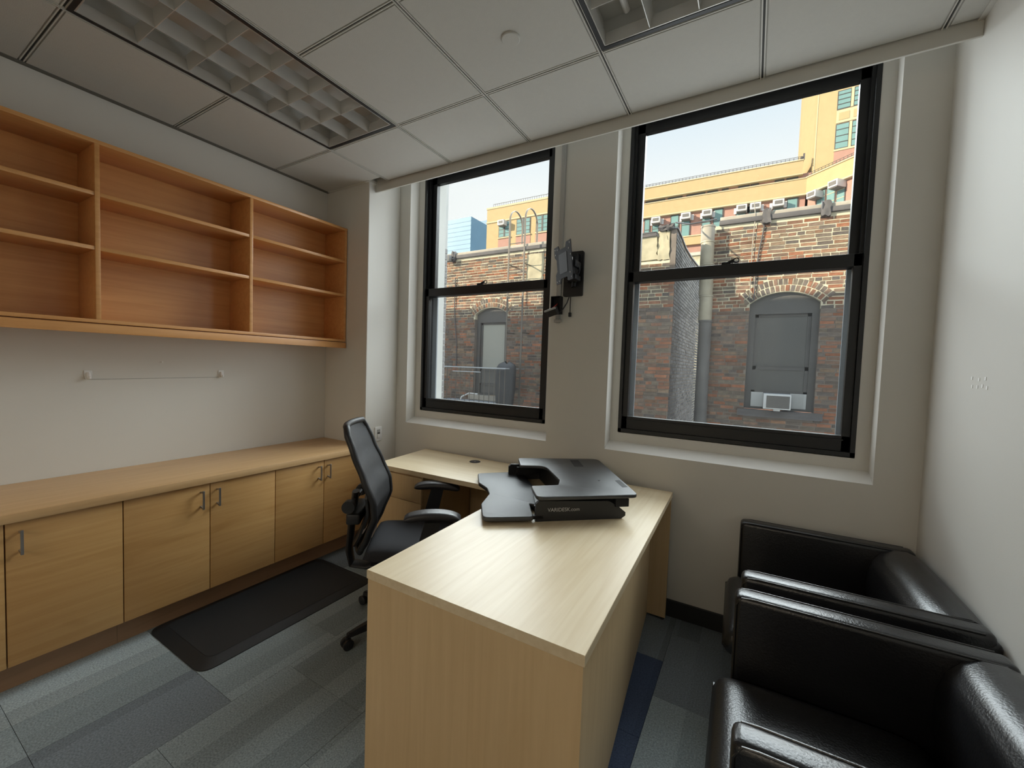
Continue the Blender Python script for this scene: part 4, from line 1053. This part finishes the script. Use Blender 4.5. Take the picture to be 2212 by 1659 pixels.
# arched sash windows
def arched_window(ar, kind):
    cx, w_, zb, zs, zc = ar
    R = ((w_/2)**2+(zc-zs)**2)/(2*(zc-zs)); zo = zc-R; a0 = math.asin((w_/2)/R)
    yb = OY+0.10
    arc = [(cx+R*math.sin(t), yb, zo+R*math.cos(t)) for t in [-a0+2*a0*k/12 for k in range(13)]]
    fr = MB()
    top_z = 2.52 if kind == 'ac' else 2.50
    fr.prism_dir(arc + [(cx+w_/2, yb, top_z), (cx-w_/2, yb, top_z)], (0, 0.10, 0))
    fr.box(cx-w_/2, cx-w_/2+0.10, yb, yb+0.10, zb, top_z); fr.box(cx+w_/2-0.10, cx+w_/2, yb, yb+0.10, zb, top_z)
    fr.box(cx-w_/2+0.10, cx+w_/2-0.10, yb, yb+0.10, zb, zb+0.04)
    wn = fr.build('window', SASHG, bb_root)
    xa, xb = cx-w_/2+0.10, cx+w_/2-0.10
    zm = (zb+top_z)/2 - (0.12 if kind == 'ac' else 0.30)
    ss = MB()
    for (z0, z1, yy) in ((zm, top_z, yb+0.05), (zb+(0.30 if kind == 'ac' else 0.25), zm+0.03, yb+0.02)):
        ss.box(xa, xa+0.055, yy, yy+0.03, z0, z1); ss.box(xb-0.055, xb, yy, yy+0.03, z0, z1)
        ss.box(xa, xb, yy, yy+0.03, z1-0.05, z1); ss.box(xa, xb, yy, yy+0.03, z0, z0+0.045)
    ss.build('sash', SASHG, wn)
    MB().box(xa+0.05, xb-0.05, yb+0.065, yb+0.07, zm+0.04, top_z-0.045).build('pane', DGLASS if kind == 'ac' else BLIND, wn)
    MB().box(xa+0.05, xb-0.05, yb+0.035, yb+0.04, zb+0.3, zm-0.02).build('pane', DGLASS, wn)
    if kind != 'ac':
        MB().box(xa, xb, yb+0.06, yb+0.075, zb+0.04, zb+0.3).build('pane', DGLASS, wn)
    MB().box(xa-0.02, xb+0.02, yb+0.11, yb+0.13, zb, top_z).build('dark_room_board', plain('dark_interior', ext((0.05, 0.05, 0.05)), 0.9) if kind == 'ac' else MATS['dark_interior'], wn)
    rough('window_sill', cx-w_/2-0.10, cx+w_/2+0.12, OY-0.07, OY+0.12, zb-0.125, zb-0.005, CLAYC if kind != 'ac' else TAR, bb_root, 4, 0.006)
arched_window(ARCHES[0], 'ac'); arched_window(ARCHES[1], 'blind')
# air conditioner in the right-hand arched window
cx, w_, zb = ARCHES[0][0], ARCHES[0][1], ARCHES[0][2]
ac = thing('air_conditioner', (cx-0.02, OY, zb+0.05), 'white window air conditioner in the arched window of the brick building', 'air conditioner')
ax0, ax1, az0, az1 = cx-0.225, cx+0.18, zb+0.035, zb+0.300
fr = MB().box(ax0, ax1, OY-0.22, OY+0.15, az0, az1, 0.008)
fr.build('casing', ACW, ac, smooth=True)
part('grille_recess', ACG, ac, ax0+0.045, ax1-0.02, OY-0.226, OY-0.2201, az0+0.022, az1-0.03)
for k in range(9):
    z = az0+0.035+k*0.0235; part('louver', ACG, ac, ax0+0.05, ax1-0.024, OY-0.234, OY-0.2265, z, z+0.009)
part('side_curtain', PLEAT, ac, cx-w_/2+0.105, ax0-0.001, OY+0.09, OY+0.105, zb+0.045, zb+0.31)
part('side_curtain', PLEAT, ac, ax1+0.001, cx+w_/2-0.105, OY+0.09, OY+0.105, zb+0.045, zb+0.31)
for k in range(10):
    x = ax1+0.012+k*0.02
    if x < cx+w_/2-0.115: part('pleat', PLEAT, ac, x, x+0.006, OY+0.080, OY+0.0895, zb+0.05, zb+0.30)
part('support_bracket', ACW, ac, cx-0.07, cx+0.03, OY-0.20, OY-0.08, az0-0.030, az0-0.001, 0.004)

# big downpipe in the inner corner
dp = thing('downpipe', (2.27, OY-0.16, -4.5), 'thick weathered metal downpipe in the corner of the brick building', 'pipe')
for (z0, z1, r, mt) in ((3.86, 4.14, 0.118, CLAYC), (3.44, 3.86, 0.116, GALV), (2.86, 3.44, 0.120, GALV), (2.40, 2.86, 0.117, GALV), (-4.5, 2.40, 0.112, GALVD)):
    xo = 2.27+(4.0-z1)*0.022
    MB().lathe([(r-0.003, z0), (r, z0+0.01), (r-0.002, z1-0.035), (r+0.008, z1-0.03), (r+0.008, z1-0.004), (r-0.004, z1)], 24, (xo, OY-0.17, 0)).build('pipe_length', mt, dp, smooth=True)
# loose wires on the wall
w1 = MB().tube([on_y(a, b_, OY-0.04) for a, b_ in [(1630, 436), (1632, 470), (1626, 520), (1622, 580), (1620, 645)]], 0.007, 5).build('wall_wire', CLAYC)
tag(w1, 'thin pale wire hanging straight down the sunlit brick wall', 'wire')
w2 = MB().tube([on_y(a, b_, OY-0.035) for a, b_ in [(1641, 474), (1651, 489), (1647, 510), (1640, 540), (1636, 566), (1632, 600), (1628, 650)]], 0.012, 5).build('wall_cable', TAR)
tag(w2, 'dark kinked cable running down the sunlit brick wall', 'cable')
w3 = MB().tube([on_y(1460, 481, WY-0.05), on_y(1490, 484, 6.5), on_y(1520, 479, 6.6), on_y(1548, 473, OY-0.06)], 0.014, 5).build('roof_cable', TAR)
tag(w3, 'black cable strung from the wing corner to the parapet', 'cable')
w4 = MB().tube([on_y(a, b_, OY-0.035) for a, b_ in [(984, 600), (982, 660), (983, 700), (986, 740), (985, 790)]], 0.013, 6).build('wall_conduit', TAR)
tag(w4, 'dark conduit going down the brick wall left of the fire escape ladder', 'conduit')
lampx = on_y(975, 560, OY-0.1)
fl = thing('flood_light', (lampx.x, OY, lampx.z), 'small grey flood lamp bolted under the brick parapet', 'lamp')
MB().box(lampx.x-0.13, lampx.x+0.03, OY-0.22, OY-0.10, lampx.z-0.08, lampx.z+0.09, 0.02, 2).build('lamp_head', GALVD, fl, smooth=True)
MB().tube([(lampx.x+0.06, OY-0.05, lampx.z+0.1), (lampx.x+0.06, OY-0.10, lampx.z), (lampx.x, OY-0.14, lampx.z)], 0.018, 6).build('bracket', GALVD, fl, smooth=True)

# ------------------------------------------------------------------ fire escape on the brick building
fe = thing('fire_escape', (-2.8, OY-0.5, 0.45), 'iron fire escape balcony with railing and tall hooked ladder', 'fire escape')
FX0, FX1, FYF = -3.80, -1.95, OY-0.85
zp = 0.52; zr = 1.36
for k in range(9):
    y = OY-0.80+k*0.092; part('deck_slat', DECK, fe, FX0, FX1, y, y+0.075, zp-0.02, zp)
part('deck_edge', STEELX, fe, FX0-0.03, FX1+0.25, FYF-0.03, FYF, zp-0.06, zp+0.01)
part('deck_edge', STEELX, fe, FX0-0.03, FX0, FYF, OY, zp-0.06, zp+0.01)
MB().tube([(FX0-0.02, OY-0.02, zr), (FX0-0.02, FYF, zr), (FX1+0.35, FYF, zr), (FX1+0.35, OY-0.02, zr)], 0.016, 6).build('top_rail', DECK, fe, smooth=True)
MB().tube([(FX0+0.75, FYF-0.04, zr-0.10), (FX0+1.55, FYF-0.04, zr-0.10)], 0.012, 6).build('middle_rail', DECK, fe, smooth=True)
for k in range(17):
    x = FX0+(FX1+0.33-FX0)*k/16; MB().tube([(x, FYF, zp), (x, FYF, zr)], 0.0075, 5).build('baluster', STEELX, fe)
for k in range(1, 6):
    y = FYF+(OY-FYF)*k/6; MB().tube([(FX0-0.02, y, zp), (FX0-0.02, y, zr)], 0.0075, 5).build('baluster', STEELX, fe)
# hooked ladder: rails rise past the parapet and curl back over it
lx = [on_y(1099, 560, OY-0.32).x, on_y(1132, 560, OY-0.32).x]
for x in lx:
    pts = [(x, OY-0.32, zp-0.02), (x, OY-0.32, 3.0), (x, OY-0.32, 4.80)]
    pts += [(x, OY-0.32+0.30*(1-math.cos(t)), 4.80+0.30*math.sin(t)) for t in [k*math.pi/10 for k in range(1, 11)]] + [(x, OY+0.28, 4.36)]
    MB().tube(pts, 0.02, 6, flat=(0.010, 0.024)).build('ladder_rail', STEELX, fe, smooth=True)
for k in range(12):
    z = 0.85+k*0.31; MB().tube([(lx[0], OY-0.32, z), (lx[1], OY-0.32, z)], 0.009, 6).build('rung', STEELX, fe)
for z in (3.78, 2.2):
    for x in lx: MB().tube([(x, OY-0.32, z), (x+0.03, OY+0.02, z+0.01)], 0.014, 5).build('wall_bracket', STEELX, fe)
# covered bulky thing on the balcony and garden hose
bag = MB()
def bagp(u, v):
    a = 2*math.pi*u; z = v*0.98
    r = 0.225*(1.0-0.12*math.sin(3*a))*(0.92+0.16*math.sin(math.pi*v*0.9))*(1 if v < 0.86 else math.sqrt(max(0.02, 1-((v-0.86)/0.145)**2)))
    return Vector((r*math.cos(a)+0.03*v, 0.8*r*math.sin(a), z+0.03*math.cos(2*a)*(v > 0.5)))
bag.grid(bagp, 22, 16); bmesh.ops.remove_doubles(bag.bm, verts=bag.bm.verts, dist=0.001)
bg_o = bag.build('covered_grill', BAGM, None, smooth=True, ang=60); bg_o.location = (-1.77, OY-0.55, zp+0.002)
tag(bg_o, 'black tarpaulin covered bundle standing on the fire escape', 'tarpaulin')
hs = MB().tube([(-3.02, OY-0.62, zp+0.015), (-2.98, OY-0.60, zp+0.12), (-2.80, OY-0.55, zp+0.21), (-2.58, OY-0.5, zp+0.20)], 0.018, 8).build('white_hose', ACW, None, smooth=True)
tag(hs, 'white bent hose lying on the fire escape deck', 'hose')

# ------------------------------------------------------------------ pier beside the left window
pr = thing('brick_pier', (-0.56, 1.75, -4.5), 'pale painted brick pier just outside the left window', 'pier')
part('pier_core', PALE, pr, -0.86, -0.272, 1.16, 2.33, -4.5, 5.2)
pb = MB()
GREYB = plain('exposed_grey_brick', ext((0.34, 0.32, 0.31)), 0.9, var=0.3, vscale=10)
for r in range(30):
    z = 0.85+r*0.075
    if z > 2.85: break
    for y in ((1.72, 1.93, 2.14) if r % 2 else (1.62, 1.83, 2.04, 2.25)):
        part('brick', GREYB, pr, -0.274, -0.262+random.uniform(-0.003, 0.003), y+0.008, min(y+0.19, 2.325), z+0.008, z+0.064)
pb.bm.free()

# ------------------------------------------------------------------ yellow brick block behind (seen in the right window)
YA = 32.0
ya = thing('yellow_brick_block', (0, YA, -4.5), 'large yellow brick block with setbacks filling the right window view', 'building')
def band(name, mat, x0, x1, z0, z1, y0=YA, d=3.0): return part(name, mat, ya, x0, x1, y0, y0+d, z0, z1)
XL, XR = -9.0, 5.53
band('wall_core', PINK, XL, XR, -4.5, 13.5, YA+0.25, 4)
band('wall_core', PINK, XL, XR+0.3, 13.5, 15.0, YA+0.42, 4)
band('parapet_band', YEL, XL, XR-0.25, 14.90, 15.76, YA+0.12, 3.9)
band('coping', YELT, XL, XR-0.22, 15.76, 15.82, YA+0.06, 3.95)
band('stone_course', YELT, XL, XR-0.22, 14.84, 14.90, YA+0.07, 3.9)
band('wall_band', YEL, XL, XR, 13.50, 14.48, YA, 0.4)
band('stone_course', YELT, XL, XR+0.02, 14.48, 14.54, YA-0.05, 0.45)
band('stone_course', YELT, XL, XR+0.02, 13.40, 13.50, YA-0.06, 0.4)
band('wall_band', YEL, XL, XR, 10.95, 11.55, YA, 0.25)
band('stone_course', YELT, XL, XR, 11.55, 11.63, YA-0.06, 0.31)
# narrow top-storey windows between red piers
def win(par, x0, x1, z0, z1, y, mat=TGLASS, bars=1):
    f = MB().box(x0, x1, y, y+0.05, z0, z1)
    o = f.build('window', SASHG, par); MB().box(x0+0.07, x1-0.07, y-0.012, y-0.002, z0+0.06, z1-0.06).build('pane', mat, o)
    if bars:
        bb = MB()
        for k in range(1, bars+1):
            z = z0+(z1-z0)*k/(bars+1); bb.box(x0+0.05, x1-0.05, y-0.03, y-0.012, z-0.02, z+0.02)
        bb.build('bar', SASHG, o)
    return o
x = -6.0
i = 0
for (p0, p1) in ((1397, 1439), (1444, 1476), (1484, 1525), (1529, 1552), (1560, 1575), (1595, 1620), (1622, 1640), (1673, 1694), (1698, 1724)):
    a = on_y(p0, 400, YA+0.38).x; b_ = on_y(p1, 390, YA+0.38).x
    win(ya, a, b_, 14.545, 14.895, YA+0.36, DGLASS, 0)
# main-storey windows
acs = []
wins = [(-6.4, -5.55), (-5.45, -4.6), (-3.55, -2.75), (-2.65, -1.85), (-0.95, 0.0), (0.1, 0.95), (1.62, 2.42), (2.52, 3.3), (3.75, 4.45), (4.5, 5.2)]
pairs = []
for (p0, p1) in ((1391, 1404), (1408, 1424), (1448, 1467), (1472, 1492), (1516, 1537), (1541, 1563), (1590, 1613), (1617, 1643), (1671, 1696), (1700, 1726)):
    a = on_y(p0, 470-0.16*(p0-1400), YA).x; b_ = on_y(p1, 470-0.16*(p1-1400), YA).x
    win(ya, a, b_, 11.64, 13.38, YA+0.18, TGLASS, 1); pairs.append((a, b_))
# angled bay turning towards the yard
E0 = Vector((5.53, YA, 0)); E1 = Vector((8.30, 29.35, 0)); ed = (E1-E0).normalized(); en = Vector((ed.y, -ed.x, 0))
if en.y > 0: en = -en
def bay(name, mat, a, b_, z0, z1, off=0.0, d=0.6, par=ya):
    p = [E0+ed*a+en*off, E0+ed*b_+en*off, E0+ed*b_+en*(off-d), E0+ed*a+en*(off-d)]
    return MB().prism([(q.x, q.y) for q in p], z0, z1).build(name, mat, par)
LB = (E1-E0).length
bay('bay_core', PINK, 0, LB, -4.5, 13.5, -0.20, 2)
bay('wall_band', YEL, 0, LB, 13.50, 14.50, 0.0, 1.0)
bay('stone_course', YELT, -0.02, LB, 14.50, 14.57, 0.06, 1.0)
bay('stone_course', YELT, -0.02, LB, 13.40, 13.50, 0.06, 1.0)
for (a, b_) in ((0.62, 1.22), (1.27, 1.85), (1.90, 2.45)):
    o = bay('window', SASHG, a, b_, 11.0, 13.38, -0.16, 0.05)
    bay('pane', TGLASS, a+0.06, b_-0.06, 11.06, 13.3, -0.145, 0.012, o)
    for z in (11.8, 12.4, 12.9): bay('bar', YELT, a+0.04, b_-0.04, z, z+0.04, -0.13, 0.012, o)
# tower on the right
TW = [(5.35, 37.0), (5.80, 32.62), (9.8, 32.3), (9.8, 39.0), (5.35, 39.0)]
tw_o = MB().prism(TW, 12.0, 25.0).build('tower', YEL, ya)
f0 = Vector((5.80, 32.62, 0)); f1 = Vector((9.8, 32.3, 0)); fd = (f1-f0).normalized(); fn = Vector((fd.y, -fd.x, 0))
if fn.y > 0: fn = -fn
def twr(name, mat, a, b_, z0, z1, off, d, par=ya):
    p = [f0+fd*a+fn*off, f0+fd*b_+fn*off, f0+fd*b_+fn*(off-d), f0+fd*a+fn*(off-d)]
    return MB().prism([(q.x, q.y) for q in p], z0, z1).build(name, mat, par)
twr('corner_strip', YELT, 0.10, 0.16, 14.5, 25.0, 0.02, 0.05)
for (z0, z1) in ((16.22, 17.84), (18.74, 19.95), (21.0, 22.4)):
    o = twr('window', SASHG, 1.15, 2.75, z0, z1, 0.02, 0.1)
    for (a, b_) in ((1.20, 1.82), (2.02, 2.70)):
        twr('pane', TGLASS, a, b_, z0+0.06, z1-0.06, 0.035, 0.012, o)
        for k in range(1, 4): twr('bar', DGLASS, a, b_, z0+(z1-z0)*k/4, z0+(z1-z0)*k/4+0.05, 0.05, 0.012, o)
    twr('mullion', YELT, 1.85, 1.99, z0, z1, 0.06, 0.05, o)
twr('spandrel_panel', YELT, 1.15, 2.75, 17.88, 18.70, 0.05, 0.1)
twr('spandrel_frame', YEL, 1.28, 1.82, 18.05, 18.52, 0.07, 0.03)
twr('spandrel_frame', YEL, 2.02, 2.65, 18.05, 18.52, 0.07, 0.03)
twr('spandrel_brick', PINK, 1.15, 2.75, 14.4, 16.10, 0.03, 0.1)
twr('stone_course', YELT, 1.12, 2.78, 16.10, 16.22, 0.07, 0.1)
# roof railings
rl = MB()
for k in range(60):
    x = XL+(XR-0.3-XL)*k/59; rl.box(x-0.012, x+0.012, YA+0.10, YA+0.12, 15.82, 16.02)
for z in (15.92, 16.02): rl.box(XL, XR-0.3, YA+0.10, YA+0.12, z-0.012, z+0.012)
rl.build('roof_railing', SASHG, ya)
rl = MB()
for k in range(18):
    a = LB*k/17; q = E0+ed*a+en*0.0-en*0.1; rl.box(q.x-0.012, q.x+0.012, q.y-0.012, q.y+0.012, 14.57, 14.82)
for z in (14.70, 14.82):
    rl.tube([E0-en*0.1+Vector((0, 0, z)), E1-en*0.1+Vector((0, 0, z))], 0.014, 5)
rl.build('roof_railing', SASHG, ya)
cl = MB().box(5.26, 5.36, YA+0.14, YA+0.26, 15.83, 16.22).box(5.12, 5.26, YA+0.12, YA+0.26, 15.83, 16.02).build('roof_speaker', TAR)
tag(cl, 'small black device on the roof edge beside the yellow tower', 'device')
# window air conditioners on the yellow block
ords = ['first', 'second', 'third', 'fourth', 'fifth', 'sixth']
def far_ac(x, z, k, label):
    a = thing('air_conditioner', (x, YA, z), label, 'air conditioner', 'air conditioners on the yellow block')
    part('casing', ACW, a, x-0.33, x+0.33, YA-0.45, YA+0.15, z, z+0.44, 0.02)
    part('grille', ACG, a, x-0.22, x+0.22, YA-0.47, YA-0.4505, z+0.12, z+0.34)
    part('side_panel', ACW, a, x-0.50, x-0.34, YA+0.12, YA+0.16, z, z+0.42); part('side_panel', ACW, a, x+0.34, x+0.50, YA+0.12, YA+0.16, z, z+0.42)
    part('drip_tray', ACG, a, x-0.28, x+0.28, YA-0.44, YA+0.1, z-0.05, z-0.001)
for k, (p, q) in enumerate(((1416, 476), (1481, 464), (1527, 457), (1602, 449), (1632, 443), (1682, 434))):
    P_ = on_y(p, q, YA-0.45); far_ac(P_.x, 12.80, k, '%s white air conditioner from the left on the yellow building' % ords[k])
def bay_ac(a, z, label):
    q = E0+ed*a
    o = empty('air_conditioner', (q.x, q.y, z), math.atan2(ed.y, ed.x), label, 'air conditioner', 'air conditioners on the yellow block')
    MB().box(-0.30, 0.30, -0.55, 0.2, 0, 0.42, 0.02).build('casing', ACW, o, smooth=True)
    MB().box(-0.22, 0.22, -0.57, -0.551, 0.10, 0.33).build('grille', ACG, o)
    MB().box(-0.25, 0.25, -0.50, 0.1, -0.05, -0.001).build('drip_tray', ACG, o)
bay_ac(0.80, 12.85, 'lower white air conditioner jutting from the angled bay of the yellow building')
bay_ac(2.15, 12.98, 'upper white air conditioner jutting from the angled bay of the yellow building')

# ------------------------------------------------------------------ second yellow building and blue tower (left window)
YB2 = 30.0
yb_ = thing('yellow_corner_house', (-15, YB2, -4.5), 'yellow brick building with grid windows seen through the left window', 'building')
part('wall', YEL, yb_, -18.6, -9.0, YB2, YB2+6, -4.5, 15.5)
part('coping', YELT, yb_, -18.65, -9.0, YB2-0.05, YB2+6, 15.5, 15.66)
part('stone_course', YELT, yb_, -18.62, -9.0, YB2-0.08, YB2-0.001, 14.25, 14.38)
rl = MB()
for k in range(40): x = -18.0+k*0.22; rl.box(x-0.01, x+0.01, YB2+0.1, YB2+0.12, 15.66, 15.95)
rl.box(-18.0, -9.2, YB2+0.1, YB2+0.12, 15.93, 15.96); rl.build('roof_railing', SASHG, yb_)
for (p0, p1) in ((1078, 1103), (1116, 1146), (1158, 1186)):
    a = on_y(p0, 490, YB2).x; b_ = on_y(p1, 490, YB2).x
    part('brick_panel', PINK, yb_, a-0.03, b_+0.03, YB2-0.03, YB2-0.001, 11.0, 12.72)
    o = win(yb_, a, b_, 12.82, 14.2, YB2-0.05, TGLASS, 3)
    MB().box((a+b_)/2-0.07, (a+b_)/2+0.07, YB2-0.09, YB2-0.065, 12.82, 14.2).build('mullion', SASHG, o)
    part('sill', YELT, yb_, a-0.05, b_+0.05, YB2-0.12, YB2-0.001, 12.72, 12.82)
P_ = on_y(1085, 482, YB2-0.4)
o = thing('air_conditioner', (P_.x, YB2, P_.z), 'white air conditioner in the yellow building seen through the left window', 'air conditioner')
part('casing', ACW, o, P_.x-0.33, P_.x+0.33, YB2-0.7, YB2-0.10, 13.72, 14.16, 0.02); part('grille', ACG, o, P_.x-0.2, P_.x+0.2, YB2-0.72, YB2-0.701, 13.85, 14.06); part('drip_tray', ACG, o, P_.x-0.28, P_.x+0.28, YB2-0.69, YB2-0.2, 13.66, 13.719)
bt = thing('glass_tower', (-90, 120, -4.5), 'distant pale blue glass tower seen through the left window', 'building')
MB().prism([(-98.3, 120), (-87.0, 120), (-87.0, 133.0), (-98.3, 133.0)], -4.5, 54.2).build('tower_block', BLUEA, bt)
for k in range(10):
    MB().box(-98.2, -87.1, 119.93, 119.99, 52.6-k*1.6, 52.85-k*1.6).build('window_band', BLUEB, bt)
bt2 = thing('far_tower', (-100, 160, -4.5), 'second blue tower peeking out behind the glass tower', 'building')
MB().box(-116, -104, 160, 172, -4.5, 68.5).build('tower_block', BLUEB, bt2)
